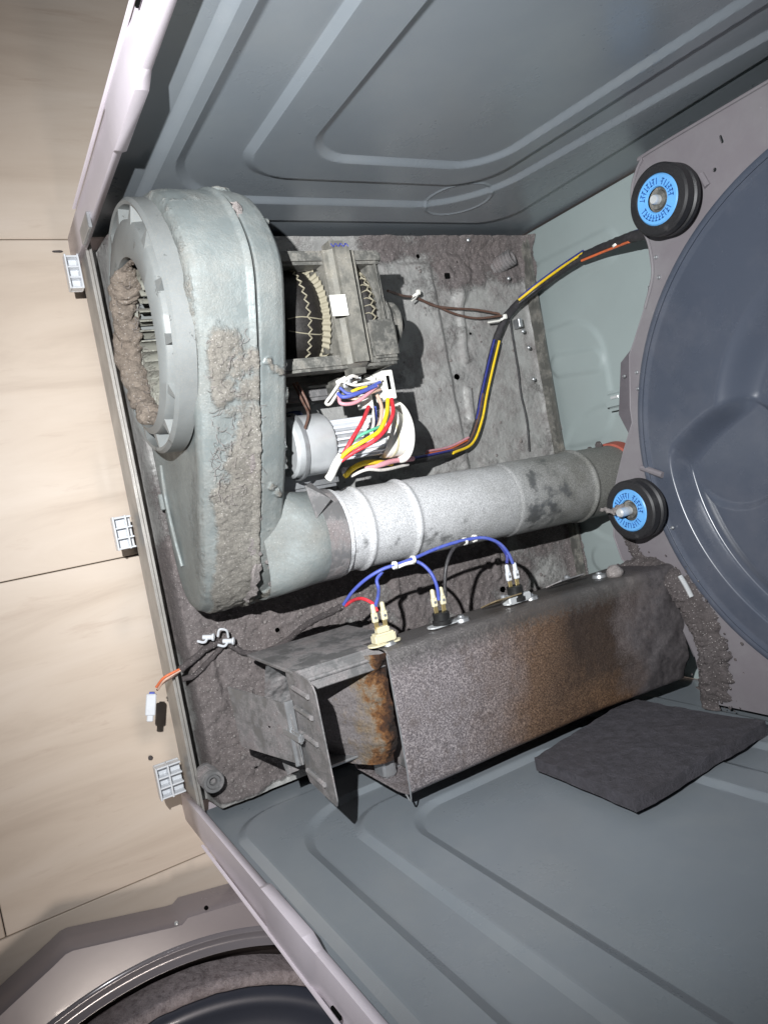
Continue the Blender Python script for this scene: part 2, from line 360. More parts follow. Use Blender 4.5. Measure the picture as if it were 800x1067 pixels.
# feet cups / ribbed bosses
def boss(px, py, z, tilt, lab):
    p = Vector(at(px, py, z=z)); ax = Vector((tilt[0], tilt[1], 1)).normalized()
    prof = [(.013, -.03)]
    for k in range(6): prof += [(.0125, -.025 + k * .005), (.0112, -.0235 + k * .005), (.0125, -.022 + k * .005)]
    prof += [(.0125, .003), (.0115, .0045), (.0085, .0045), (.0075, .002), (.0045, .002), (.004, -.004), (0, -.004)]
    V, F = lathe(p, ax, prof, 40); o = obj('ribbed_boss', V, F, m_dull, cab); o['label'] = lab
    fixnorm(o)
boss(222, 814, .028, (0, 0), 'ribbed round grey boss at the lower front corner')
boss(531, 269, .022, (-.25, .5), 'ribbed round grey boss tilted at the back corner')
# front lip of the pan
lipm = plain('scuffed_steel_lip', lin(160, 157, 152), .4, .3, .15, 50, .15)
for k, (y0, y1, z0, z1) in enumerate([(-.004, -.001, -.055, -.002), (-.0012, .0012, -.04, .005)]):
    V, F = box((-.02, y0, z0), (.68, y1, z1), .0012, 2); obj('front_lip', V, F, lipm, cab)
# side walls
def rrect(y, z, y0, y1, z0, r, slant=0.):
    y1 = y1 + slant * (z - .1); cy = (y0 + y1) / 2; hy = (y1 - y0) / 2; z1 = 1.4; cz = (z0 + z1) / 2; hz = (z1 - z0) / 2
    qx = np.abs(y - cy) - hy + r; qz = np.abs(z - cz) - hz + r
    return np.hypot(np.maximum(qx, 0), np.maximum(qz, 0)) + np.minimum(np.maximum(qx, qz), 0) - r
def wall_h(y, z, side):
    if side == 0: cs = [(.178, .395, .2, .05, .12, -1), (.122, .43, .152, .055, .1, 1), (.062, .46, .097, .09, .16, -1), (.041, .558, .042, .055, 0, 1)]
    else: cs = [(.155, .385, .19, .05, .05, -1), (.110, .43, .14, .055, .05, 1), (.060, .47, .098, .09, .1, -1), (.0155, .556, .045, .055, 0, 1)]
    h = np.zeros_like(y)
    for (y0, y1, z0, r, sl, s) in cs: h += s * .0042 * np.clip(.5 - rrect(y, z, y0, y1, z0, r, sl) / .0095, 0, 1)
    d = np.hypot(y - .43, (z - .115) * 1.0) - .042; h += .0012 * ss(.003, 0, np.abs(d))
    h += .0012 * (fbm(np.stack([y, z, z * 0], 1), 5, 2, side) - .5)
    return h
for side, x0, s in ((0, -.006, 1), (1, .664, -1)):
    def fn(u, v):
        y = .0 + u * .64; z = -.02 + v * 1.05; h = wall_h(y, z, side); return np.stack([x0 + s * (h - .0045), y, z], 1)
    P, F = grid(fn, 360, 500); o = obj('side_wall', P, F, m_wall, cab, smooth=14); o['label'] = ('left', 'right')[side] + ' side wall of grey green enamel with pressed stiffening beads'
    a = x0 - s * .012; b = x0 - s * .014
    V, F = box((min(a, b), -.002, -.09), (max(a, b), .645, 1.04), .0005); obj('outer_skin', V, F, m_white, cab)
def flange(side):
    s = 1 if side == 0 else -1; xb = 0 if side == 0 else .662
    X_ = lambda v: xb + s * v
    pr = [(-.024, .0), (-.024, -.010), (-.008, -.0105), (.010, -.0095), (.010, -.003)]
    zs = [-.06, .02, .225, .24, .33, .345, 1.04]; inn = [0, 0, 0, .006, .006, 0, 0]
    V = []; n = len(pr)
    for z, q in zip(zs, inn):
        for k, (a, b) in enumerate(pr): V.append((X_(a + (q * (1 if k >= 2 else 0))), b - (q * .5 if 1 <= k <= 3 else 0), z))
    m = n; F = [(i * m + k, i * m + k + 1, (i + 1) * m + k + 1, (i + 1) * m + k) for i in range(len(zs) - 1) for k in range(m - 1)]
    o = obj('front_flange', V, F, m_white, cab, smooth=20)
    md = o.modifiers.new('t', 'SOLIDIFY'); md.thickness = .0012; md.offset = 0
    for z in (.372, .56):
        V, F = box((X_(-.014) - .0015, -.0148, z), (X_(-.014) + .0015, -.0125, z + .014), .0004); obj('flange_slot', V, F, m_hole, o)
    V, F = box((X_(-.022) - .001, -.0158, .03), (X_(-.022) + .001, -.012, 1.03), .0009); obj('flange_bead', V, F, m_white, o)
flange(0); flange(1)
V, F = box(at(83, 240, y=-.014) , tuple(a + b for a, b in zip(at(83, 240, y=-.014), (.016, .004, .05))), .0006)
obj('corner_bracket', V, F, m_galv, cab)
# back panel
def bh(x, z):
    h = np.zeros_like(x); g = lambda d, wd=.0016: ss(wd * 2, 0, np.abs(d))
    r1 = np.hypot(np.maximum(np.abs(x - .235) - .03, 0), np.maximum(np.abs(z - .02) - .06, 0)) - .06
    h += .003 * ss(.004, -.004, r1)
    r2 = np.hypot(np.maximum(np.abs(z - .085) - .035, 0), x - .205 - (z - .08) * .1) - .016; h += .0025 * ss(.003, -.003, r2)
    r3 = np.hypot(np.maximum(np.abs(z - .11) - .06, 0), x - .065 + 0 * z) - .022; h += .0025 * ss(.004, -.004, r3)
    r4 = np.hypot(x - .375, z - .12) - .1; h -= .0025 * ss(.004, -.004, r4)
    r5 = np.hypot(np.maximum(np.abs(z - .09) - .02, 0), x - .5) - .02; h += .0025 * ss(.003, -.003, r5)
    return h
P, F = grid(lambda u, v: np.stack([-.006 + u * .672, .637 - bh(-.006 + u * .672, v * 1.0), v * 1.0 - .02], 1), 220, 300)
obj('back_panel', P, F, m_back, cab, smooth=60)['label'] = 'pale green grey back panel behind the bulkhead'
p = at(640, 417, y=.62); V, F = box((p[0] - .014, .618, p[2] - .02), (p[0] + .014, .634, p[2] + .02), .006, 3); obj('cable_bracket', V, F, m_back, cab)
V, F = box((p[0] - .006, .6165, p[2] - .004), (p[0] - .002, .6178, p[2] + .01), .0004); obj('bracket_slot', V, F, m_silver, cab)
V, F = box((.0, .618, .0), (.66, .63, .02), .004, 2); obj('rear_seam_strip', V, F, m_castd, cab)
# screws along the seams
def screw(p, n, r, parent, m=m_silver):
    V, F = lathe(p, n, [(0, .0022), (r * .3, .0022), (r * .35, .0014), (r * .6, .0017), (r, .0006), (r, -.001)], 12); return fixnorm(obj('screw', V, F, m, parent))
for px, py in ((545, 345), (551, 362), (556, 395), (488, 250), (530, 290)): screw(at(px, py, z=.018), (0, 0, 1), .003, cab, m_galv)
# bulkhead plate with drum opening
CX, CZ, CR = .353, .518, .286
yb = .55
out = [(.002, 1.0), (.0145, .9), (.016, .31), (.020, .297), (.028, .288), (.045, .278), (.075, .276), (.107, .288), (.145, .287), (.179, .269), (.212, .247), (.227, .236), (.29, .224), (.308, .2235), (.341, .203), (.372, .186), (.40, .172), (.45, .163), (.48, .17), (.5, .19), (.54, .24), (.60, .258), (.656, .262), (.656, 1.0)]
hole = [(CX + CR * math.cos(t), CZ + CR * math.sin(t)) for t in np.linspace(0, 2 * math.pi, 120, endpoint=False)]
p1 = at(782, 143, y=yb); p2 = at(744, 177, y=yb); 
V, F = sheet(out, [hole, slot(at(751, 145, y=yb)[0], at(751, 145, y=yb)[2], .006, .0015, .2), circ(p2[0], p2[2], .0022, 10)], .002, lambda a, b, h: (a, yb + h, b))
bk = fixnorm(obj('rear_bulkhead', V, F, m_bulk, cab, smooth=25)); bk['label'] = 'mauve grey bulkhead plate around the drum end'
# folded edge below the plate
edge = out[2:22]; V = []
for (a, b) in edge: V += [(a, yb, b), (a, yb + .006, b - .004), (a, yb + .03, b - .006)]
F = [(i * 3 + k, (i + 1) * 3 + k, (i + 1) * 3 + k + 1, i * 3 + k + 1) for i in range(len(edge) - 1) for k in (0, 1)]
o = obj('folded_edge', V, F, m_bulk, bk, smooth=50); md = o.modifiers.new('t', 'SOLIDIFY'); md.thickness = .0015
V, F = tube([(a + .001, yb - .001, b) for a, b in [(.0145, .95), (.016, .5), (.016, .31), (.020, .297), (.028, .288), (.045, .278), (.075, .276), (.107, .288), (.145, .287), (.179, .269)]], .0018, 8, 6); obj('rolled_edge', V, F, m_bulk, bk)
# dark lug on the plate edge
lug = [at(656, 365, y=.553), at(646, 378, y=.553), at(644, 432, y=.553), at(656, 455, y=.553), at(662, 440, y=.553), at(663, 370, y=.553)]
V, F = sheet([(p[0], p[2]) for p in lug], [], .002, lambda a, b, h: (a, .5535 + h, b)); fixnorm(obj('lug', V, F, plain('dark_mauve_enamel', lin(92, 88, 92), .45), bk, smooth=20))
for px, py in ((686, 289), (664, 405), (663, 388), (683, 268), (676, 300), (755, 723), (700, 550), (650, 392)): screw(at(px, py, y=yb - .001), (0, -1, 0), .0022, bk, m_galv)
# pressed strengthening rib
V, F = tube([at(730, 182, y=yb), at(737, 194, y=yb)], .004, 10); obj('pressed_rib', V, F, m_bulk, bk)
V, F = tube([at(668, 487, y=yb), at(655, 497, y=yb), at(690, 495, y=yb)][::2], .004, 10); obj('pressed_rib', V, F, m_bulk, bk)
# the fixed drum end: pressed disc
def disc_h(x, z):
    r = np.hypot(x - CX, z - CZ); th = np.arctan2(x - CX, -(z - CZ))   # 0 straight down, + towards the right wall
    rim = .002 * ss(CR - .010, CR - .003, r)
    R1 = .032 - .026 * ss(.190, .150, r)                              # left sector: long cone towards the front
    R2 = .032 - .026 * ss(.254, .243, r)                              # right sector: sharp step and plateau
    tc = .045 - (.247 - np.clip(r, .16, .26)) * 3.5; t = ss(tc - .09, tc + .07, th)
    h = R1 * (1 - t) + R2 * t
    gx, gz = x - .362, z - .335; rr = np.hypot(gx, gz); h += .005 * ss(-.003, .003, rr - .062) * t * (r < .24) * ss(.24, .225, r)
    h += .003 * ss(.125, .120, r)
    return rim + h
def dfn(u, v):
    th = u * 2 * math.pi; r = CR * (1 - (1 - v) ** 1.0) + .0; x = CX + r * np.sin(th); z = CZ - r * np.cos(th)
    return np.stack([x, yb + .034 - disc_h(x, z), z], 1)
P, F = grid(dfn, 560, 260, wrap=True, v0=.002, v1=1.0)
o = fixnorm(obj('drum_end_disc', P, F, m_disc, cab, smooth=60)); o['label'] = 'large glossy blue grey pressed disc closing the drum end'
V, F = lathe((CX, yb, CZ), (0, 1, 0), [(CR + .003, -.0015), (CR - .001, -.0035), (CR - .004, -.002), (CR - .003, .012)], 140); fixnorm(obj('disc_rim', V, F, m_disc, o, smooth=60))
# nylon clips under the front edge
for k, (px, py, lab) in enumerate(((79, 286, 'clear white ribbed clip nearest the upper corner'), (128, 555, 'clear white ribbed clip halfway down the front edge'), (172, 812, 'clear white ribbed clip nearest the lower corner'))):
    p = Vector(at(px, py, z=-.035)); e = []
    V, F = box((p.x - .019, p.y - .010, -.040), (p.x + .019, -.009, -.0355), .0008); cl = obj('front_clip', V, F, m_clear, cab); cl['label'] = lab
    for q in range(4): V, F = box((p.x - .0185 + q * .0118, p.y - .0085, -.0355), (p.x - .0165 + q * .0118, -.0095, -.024), .0005); obj('clip_rib', V, F, m_clear, cl)
    for yy in (p.y - .0105, p.y + .003): V, F = box((p.x - .0195, yy, -.036), (p.x + .0195, yy + .002, -.022), .0005); obj('clip_wall', V, F, m_clear, cl)

# ------------------------------------------------------------------ insulation pad on the right wall
def pad():
    a, b, c, d = [np.array(at(*p, x=.646)) for p in ((556, 790), (655, 728), (798, 752), (662, 832))]
    def top(u, v):
        u = u[:, None]; v = v[:, None]; P = a * (1 - u) * (1 - v) + b * u * (1 - v) + c * u * v + d * (1 - u) * v
        e = .004 * (fbm(P, 60, 4, 12) - .5); dd = np.minimum(np.minimum(u, 1 - u), np.minimum(v, 1 - v)).ravel()
        P = P.copy(); P[:, 0] -= e + .0; P[:, 1] += .004 * (fbm(P, 40, 3, 4) - .5) * (dd < .02); P[:, 2] += .004 * (fbm(P, 40, 3, 8) - .5) * (dd < .02)
        return P
    P, F = grid(top, 90, 60); n = len(P); nu, nv = 90, 60; Q = P.copy(); Q[:, 0] = .6595
    idx = [i * nv for i in range(nu)] + [(nu - 1) * nv + j for j in range(1, nv)] + [i * nv + nv - 1 for i in range(nu - 2, -1, -1)] + [j for j in range(nv - 2, 0, -1)]
    V = np.vstack([P, Q[idx]]); FF = [tuple(f) for f in F] + [(idx[k], idx[(k + 1) % len(idx)], n + (k + 1) % len(idx), n + k) for k in range(len(idx))]
    m = linty('charcoal_felt', lin(64, 62, 68), lin(72, 70, 76), .95, 0, .2, .5, attr=False, grain=600, lint2=lin(48, 46, 50), bmp=.7, speck=False)
    o = fixnorm(obj('felt_pad', V, FF, m, None, smooth=60)); tag(o, 'thick charcoal felt pad stuck on the lower side wall beside the heater duct', 'felt pad'); return o
pad()

# ------------------------------------------------------------------ blower
bl = thing('blower_housing', 'large grey metal blower housing with lint caked over its top and a round inlet', 'blower', (.2, .06, 0))
BO = [(.018, .14), (.022, .180), (.042, .222), (.075, .252), (.115, .266), (.160, .252), (.215, .226), (.285, .190), (.335, .158), (.385, .128), (.415, .098), (.426, .066), (.416, .034), (.385, .016), (.320, .010), (.220, .008), (.120, .010), (.055, .032), (.026, .082)]
def closed(pts, n):
    P = np.array(pts); m = len(P); out = []
    for i in range(m):
        a, b, c, d = P[(i - 1) % m], P[i], P[(i + 1) % m], P[(i + 2) % m]
        for k in range(n): t = k / n; out.append(.5 * ((2 * b) + (c - a) * t + (2 * a - 5 * b + 4 * c - d) * t * t + (3 * b - a - 3 * c + d) * t ** 3))
    P = np.array(out); L = np.r_[0, np.cumsum(np.hypot(*(np.roll(P, -1, 0) - P).T))]; Pc = np.vstack([P, P[:1]]); s = np.linspace(0, L[-1], 900, endpoint=False)
    return np.stack([np.interp(s, L, Pc[:, 0]), np.interp(s, L, Pc[:, 1])], 1)
BOP = closed(BO, 12); nb = len(BOP)
T = np.roll(BOP, -1, 0) - np.roll(BOP, 1, 0); BN = np.stack([-T[:, 1], T[:, 0]], 1); BN /= np.hypot(*BN.T)[:, None]
if ((BN * (BOP - BOP.mean(0))).sum(1).mean() < 0): BN = -BN
HC = np.array([.142, .134])     # inlet centre
def shell(prof, circ_r, lintfn):
    """prof: list of (y, outward offset, blend towards the inlet circle)"""
    m = len(prof); ang = np.arctan2(BOP[:, 1] - HC[1], BOP[:, 0] - HC[0]); CI = HC + circ_r * np.stack([np.cos(ang), np.sin(ang)], 1)
    P = np.zeros((nb, m, 3)); nrm = np.zeros((nb, m, 3)); 
    for j, (y, off, k) in enumerate(prof):
        q = (BOP + BN * off) * (1 - k) + CI * k; P[:, j, 0] = q[:, 0]; P[:, j, 1] = y; P[:, j, 2] = q[:, 1]
    du = np.roll(P, -1, 0) - np.roll(P, 1, 0); dv = np.gradient(P, axis=1); nrm = np.cross(dv, du); nrm /= np.linalg.norm(nrm, axis=2)[..., None] + 1e-9
    c = P.reshape(-1, 3).mean(0); s = np.sign(((P - c) * nrm).sum(2)).mean(); nrm *= (1 if s > 0 else -1)
    P = P.reshape(-1, 3); nrm = nrm.reshape(-1, 3); h, lm = lintfn(P); P = P + nrm * h[:, None]
    i, j = np.meshgrid(np.arange(nb), np.arange(m - 1), indexing='ij'); i = i.ravel(); j = j.ravel(); i2 = (i + 1) % nb
    return P, np.stack([i * m + j, i * m + j + 1, i2 * m + j + 1, i2 * m + j], 1), lm
def dens(pr, step=.0014):
    out = [pr[0]]
    for a, b in zip(pr, pr[1:]):
        d = math.hypot(b[0] - a[0], b[1] - a[1]) + abs(b[2] - a[2]) * .08; n = max(1, int(d / step))
        for k in range(1, n + 1): t = k / n; out.append(tuple(x * (1 - t) + y * t for x, y in zip(a, b)))
    return out
def lintA(P):
    x, y, z = P.T; n = fbm(P, 28, 5, 2, .55); n2 = fbm(P, 130, 4, 6, .6); b = fbm(P, 16, 4, 21)
    t = ss(.13, .26, x - .9 * (y - .05)+ .20 * (b - .5)) * ss(.024, .040, y + .02 * (b - .5)) * (z > .03)
    t = np.maximum(t, .5 * ss(.006, .001, np.abs(y - .0215)) * (z > .1))
    t = np.maximum(t, .55 * ss(.09, .04, x + .05 * (b - .5)) * ss(.14, .2, z))
    t = t * ss(.30, .62, n + .22 * ss(.25, .36, x) + .10 * ss(.15, .3, x))
    t = np.clip(t * (.55 + 1.1 * (n - .35)) + .1 * t, 0, 1); t = np.where(t < .12, 0, t)
    n3 = fbm(P, 420, 3, 16, .7); e = ss(.2, .45, t)
    e = ss(.1, .8, t); return e * (.0002 + .0070 * np.clip(n - .40, 0, 1) + .0026 * (n2 - .3) + .0024 * (n3 - .4)), t
def lintB(P):
    x, y, z = P.T; n = fbm(P, 45, 4, 8); n2 = fbm(P, 150, 4, 6, .6); t = ss(.62, .8, n) * .8
    t = np.maximum(t, .8 * ss(.36, .43, x) * ss(.1, .05, z)); return ss(.2, .5, t) * (.001 + .004 * n2), t
prA = dens([(.026, -.012, 1), (.024, -.012, .5), (.020, -.012, 0), (.0205, -.007, 0), (.0235, -.0025, 0), (.029, -.0003, 0), (.036, .0005, 0), (.070, .001, 0), (.0735, .0035, 0), (.0752, .0036, 0), (.0757, .002, 0), (.0758, -.010, 0)])
P, F, LM = shell(prA, .098, lintA); fixnorm(obj('front_shell', P, F, m_blow, bl, smooth=60, attr=LM))
prB = dens([(.0784, -.010, 0), (.0785, .001, 0), (.080, .0015, 0), (.096, .0, 0), (.103, -.002, 0), (.107, -.007, 0), (.109, -.014, 0), (.110, -.02, .5), (.110, -.02, 1)])
P, F, LM = shell(prB, .03, lintB); fixnorm(obj('rear_shell', P, F, m_blow, bl, smooth=60, attr=LM))
V, F = lathe((HC[0], .1095, HC[1]), (0, 1, 0), [(.034, 0), (.03, .004), (0, .004)], 30); obj('bearing_plate', V, F, m_dull, bl)
# outlet neck: rounded rectangle -> circle
PC = (.368, .118); PR = .0475
def neck(u, v):
    a = u * 2 * math.pi; ca = np.cos(a); sa = np.sin(a); e = .55; rx = .062; rz = .058
    rect = np.stack([.362 + rx * np.sign(ca) * np.abs(ca) ** e, .082 + v * 0, .087 + rz * np.sign(sa) * np.abs(sa) ** e], 1)
    cir = np.stack([PC[0] + (PR + .003) * ca, .145 + v * 0, PC[1] + (PR + .003) * sa], 1)
    k = ss(0, 1, v)[:, None]; P = rect * (1 - k) + cir * k; P[:, 1] = .083 + v * .062; P[:, 2] += .004 * np.sin(v * math.pi) ; return P
P, F = grid(neck, 96, 30, wrap=True); h, lm = lintB(P); fixnorm(obj('outlet_neck', P, F, m_blow, bl, smooth=60, attr=lm * .6))
# inlet ring
RC = Vector((.137, 0, .132))
V, F = lathe(RC, (0, 1, 0), [(.080, .05), (.0795, .0), (.082, -.002), (.098, .001), (.100, .003), (.1015, .020), (.1115, .020), (.113, .004), (.116, .003), (.119, .006), (.1195, .022)], 120)
def offs(v):
    r = math.hypot(v.x - RC.x, v.z - RC.z); k = max(0, min(1, (.1 - r) / .02)); return Vector((v.x + .012 * k, v.y, v.z - .002 * k))
V = [offs(Vector(v)) for v in V]
ring = fixnorm(obj('inlet_ring', V, F, m_ring, bl, smooth=40)); ring['label'] = 'light grey plastic inlet ring with triangular pockets'
for k in range(14):
    a = 2 * math.pi * k / 14 + .1; Mx = Matrix.Translation(RC) @ Matrix.Rotation(a, 4, 'Y') 
    V = [Mx @ Vector(q) for q in ((.095, .0012, -.006), (.095, .0012, .006), (.1145, .004, .001), (.1145, .004, -.001), (.095, .020, -.006), (.095, .020, .006), (.1145, .020, .001), (.1145, .020, -.001))]
    fixnorm(obj('gusset', V, [(0, 1, 2, 3), (4, 5, 6, 7), (0, 1, 5, 4), (1, 2, 6, 5), (2, 3, 7, 6), (3, 0, 4, 7)], m_ring, ring, smooth=20))
# blower wheel
wh = thing('x', None, None, (0, 0, 0)); bpy.data.objects.remove(wh)
hc = Vector((.149, 0, .130))
V, F = lathe(hc, (0, 1, 0), [(.070, .016), (.0755, .016), (.0755, .020), (.070, .020), (.070, .016)], 60); wheel = fixnorm(obj('blower_wheel', V, F, m_fin, bl)); wheel['label'] = 'dusty blower wheel with curved blades inside the inlet'
for k in range(34):
    a = 2 * math.pi * k / 34; Vb = []
    for j in range(5):
        r = .056 + .018 * j / 4; da = .16 * (j / 4) ** 2
        for dy in (.018, .092):
            for sgn in (-.0007, .0007): Vb.append(hc + Vector((r * math.cos(a + da) - sgn * math.sin(a), dy, r * math.sin(a + da) + sgn * math.cos(a))))
    Fb = []
    for j in range(4):
        q = j * 4; w4 = q + 4; Fb += [(q, w4, w4 + 2, q + 2), (q + 1, q + 3, w4 + 3, w4 + 1), (q, q + 1, w4 + 1, w4), (q + 2, w4 + 2, w4 + 3, q + 3)]
    Fb += [(0, 2, 3, 1), (16, 17, 19, 18)]
    fixnorm(obj('blade', Vb, Fb, m_fin, wheel, smooth=30))
V, F = lathe(hc, (0, 1, 0), [(.076, .094), (.05, .093), (.02, .085), (.012, .07), (0, .069)], 48); obj('wheel_hub', V, F, m_fin, wheel)
# brown lint caked round the inside of the inlet
def ltor(u, v):
    a = u * 2 * math.pi; b = v * 2 * math.pi; P0 = np.stack([a * 0 + np.cos(a) * .07, a * .0 + b * 0, np.sin(a) * .07], 1)
    n = fbm(P0 + np.stack([np.cos(b), np.sin(b), b * 0], 1) * .01, 60, 5, 5, .6)
    k = .22 + .78 * ss(.1, -.5, np.sin(a)); r = (.0105 * k) * (.05 + 1.9 * n) + .0015 * (fbm(P0 + np.stack([np.cos(b), np.sin(b), b * 0], 1) * .01, 260, 3, 8) - .5)
    R = .0765 - .003 * k; return np.stack([RC.x + .012 + (R + r * np.cos(b)) * np.cos(a), .007 + 1.2 * r * np.sin(b), RC.z - .002 + (R + r * np.cos(b)) * np.sin(a)], 1)
P, F = grid(ltor, 420, 36, wrap=True); fixnorm(obj('lint_cake', P, F, m_lintb, bl, smooth=60, kind='stuff'))
# lint tufts hanging on the seam
def tuft(pts, r, parent, m, seed, name='lint_tuft'):
    V, F = tube(pts, lambda t: r * (1 - .55 * t), 10, 7, rough=.9); V = np.array([v[:] for v in V]); V += (np.stack([fbm(V, 90, 4, seed), fbm(V, 90, 4, seed + 1), fbm(V, 90, 4, seed + 2)], 1) - .5) * r * 2.4
    return obj(name, V, F, m, parent, smooth=70)
def seam(px, py): return at(px, py, y=.074)
tuft([at(262, 470, y=.07), at(268, 545, y=.078), at(272, 570, y=.085), at(285, 590, y=.09), at(288, 600, y=.092), at(283, 610, y=.092)], .0055, bl, m_lint, 3)
tuft([at(262, 560, y=.07), at(267, 580, y=.074), at(265, 612, y=.07), at(258, 625, y=.068)], .005, bl, m_lint, 9)
tuft([at(262, 262, y=.081), at(247, 250, y=.08), at(238, 262, y=.072), at(232, 272, y=.066)], .004, bl, m_lint, 12)
tuft([at(244, 212, y=.078), at(252, 238, y=.08), at(256, 256, y=.08), at(251, 272, y=.08)], .0035, bl, m_lint, 15)
V, F = merge(*[blob(at(255 + random.uniform(-12, 8), 548 + random.uniform(-10, 14), y=.072), random.uniform(.006, .010), .4, 90, 3, k) for k in range(5)]); obj('lint_clump', V, F, m_lint, bl, smooth=70)
V, F = tube([at(168, 485, y=.022), at(173, 520, y=.02), at(182, 560, y=.019), at(190, 590, y=.02)], .0022, 8); obj('pressed_rib', V, F, m_blow, bl)
p = at(170, 523, y=.018); V, F = box((p[0] - .009, p[1] - .004, p[2] - .004), (p[0] + .009, p[1] + .001, p[2] + .003), .001); obj('latch_loop', V, F, m_blow, bl)

# ------------------------------------------------------------------ exhaust duct
du = thing('exhaust_duct', 'straight round tin exhaust duct dusted with grey lint running to the back panel', 'duct', (PC[0], .37, PC[1]))
pe = Vector((.380, .634, .112)); ps = Vector((PC[0], .138, PC[1])); ax = pe - ps; L = ax.length
prof = []; s = 0
def beadr(h, base):
    r = base
    for c, wd, a in ((.062, .0032, .0028), (.122, .0032, .0028), (.40, .0032, .0028)): r += a * math.exp(-((h - c) / wd) ** 2)
    return r
for k in range(0, 241):
    h = L * k / 240; r = beadr(h, .0455 + .001 * (h / L) + (.0012 if h > .272 else 0)); prof.append((r, h))
V, F = lathe(ps, ax, prof, 96); V = np.array([v[:] for v in V]); n = fbm(V, 22, 3, 5); V[:, 2] += .001 * (n - .5)
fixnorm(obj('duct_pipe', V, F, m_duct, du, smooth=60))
V, F = lathe(ps, ax, [(.047, .0), (.0505, .0), (.0505, .030), (.0475, .031), (.047, .02)], 96); fixnorm(obj('clamp_band', V, F, m_dull, du))
V, F = lathe(ps, ax, [(.0455, .030), (.0485, .032), (.0488, .036), (.0455, .038)], 96); fixnorm(obj('collar', V, F, m_duct, du))
V = [at(318, 506, z=.168), at(324, 503, z=.182), at(345, 520, z=.168), at(330, 540, z=.166)]; V = V + [(a, b, c - .0015) for a, b, c in V]
fixnorm(obj('bent_tab', V, [(0, 1, 2, 3), (4, 5, 6, 7), (0, 1, 5, 4), (1, 2, 6, 5), (2, 3, 7, 6), (3, 0, 4, 7)], m_dull, du, smooth=10))
V, F = lathe(ps + ax * .955, ax, [(.0475, 0), (.0505, .001), (.052, .018), (.0475, .02)], 80); obj('red_seal', V, F, plain('rust_red_sealant', lin(160, 84, 70), .7, 0, .3, 60, .5), du)
V, F = tube([Vector((PC[0] - .01, .138 + t, PC[1] + .0465)) if False else at(400, 548 - 8 * 0, z=.162), at(440, 520, z=.162)][::-1], .0015, 6); 

# ------------------------------------------------------------------ drive motor
mo = thing('drive_motor', 'dusty grey drive motor with laced copper windings and a white sticker on its strap', 'motor', (.13, .21, .05))
mc = Vector((.134, 0, .112))
V, F = box((.067, .200, .140), (.203, .236, .176), .010, 3); P = np.array(V); P[:, 2] += .005 * np.clip(1 - ((P[:, 0] - .134) / .07) ** 2, 0, 1) * (P[:, 2] > .15); sc_ = obj('stator_strap', P, F, linty('dusty_strap', lin(116, 115, 109), lin(138, 134, 124), .5, .4, .45, .7, attr=False, bmp=.25, bmp2=.08), mo)
V, F = box((.083, .192, .05), (.187, .241, .160), .010, 3); obj('stator_core', V, F, plain('steel_laminations', lin(90, 88, 82), .5, .4, .3, 300, .6), mo)
for xx in (.076, .182):
    V, F = box((xx, .118, .140), (xx + .014, .270, .166), .003, 2); obj('frame_bar', V, F, m_castd, mo)
    V, F = box((xx, .118, .050), (xx + .014, .270, .075), .003, 2); obj('frame_bar', V, F, m_castd, mo)
for xx in (.072, .19):
    V, F = box((xx - .002, .13, .050), (xx + .010, .26, .145), .003, 2); obj('frame_side', V, F, m_castd, mo) if xx < .1 else None
V, F = box((.075, .255, .05), (.197, .268, .164), .008, 2); obj('end_shield', V, F, m_castd, mo)
V, F = box((.075, .118, .05), (.197, .128, .164), .004, 2); obj('end_shield', V, F, m_castd, mo)
V, F = box((.150, .236, .166), (.190, .268, .172), .003, 2); obj('shield_lug', V, F, m_castd, mo)
def coil(y0, y1):
    def fn(u, v):
        a = u * 2 * math.pi; b = v * 2 * math.pi; rr = .016; R = .039
        x = (R + rr * np.cos(b)) * np.cos(a); z = (R + rr * np.cos(b)) * np.sin(a); y = (y0 + y1) / 2 + (y1 - y0) / 2 * np.sin(b)
        n = fbm(np.stack([x, y, z], 1), 120, 3, 2); k = 1 + .07 * (n - .5)
        return np.stack([mc.x + x * k, y, mc.z + z * k], 1)
    P, F = grid(fn, 90, 24, wrap=True); return fixnorm(obj('winding', P, F, m_copper, mo, smooth=60))
cA = coil(.148, .197); cB = coil(.236, .256)
for (cc, y0, y1, rows) in ((cA, .150, .196, 3), (cB, .238, .256, 2)):
    for k in range(22):
        a = math.pi * (.02 + .96 * k / 21); a2 = a + .07
        def pt(a, yy):
            q = (yy - (y0 + y1) / 2) / ((y1 - y0) / 2) * .93; R = .039 + .0172 * math.sqrt(max(0, 1 - q * q)); return Vector((mc.x + R * math.cos(a), yy, mc.z + R * math.sin(a)))
        ym = y0 + (y1 - y0) * (.5 if k % 2 else .62); pts = [pt(a, y1), pt(a, ym + .004), pt(a2, ym - .004), pt(a2, y0 + .002)]
        if cc is cA and random.random() < .6: continue
        if cc is cA: pts = [pt(a, y1), pt(a + random.uniform(-.03, .03), y1 - .012), pt(a2, ym - .008), pt(a2 + random.uniform(-.05, .05), y0 + .003)]
        V, F = tube(pts, .0006, 5, 3); obj('lacing_cord', V, F, m_lace, cc)
    V, F = tube([pt(math.pi * (.02 + .96 * k / 40), (y0 + y1) / 2 + (.002 if k % 2 else -.002)) for k in range(41)], .0009, 5, 2); obj('lacing_cord', V, F, m_lace, cc)
def insul(u, v):
    a = math.pi * (.03 + .94 * u); R = .046 + .010 * v + .0012 * np.sin(u * 160); return np.stack([mc.x + R * np.cos(a), .186 + .010 * v, mc.z + R * np.sin(a)], 1)
P, F = grid(insul, 160, 6); obj('insulation_paper', P, F, m_lace, mo, smooth=60)
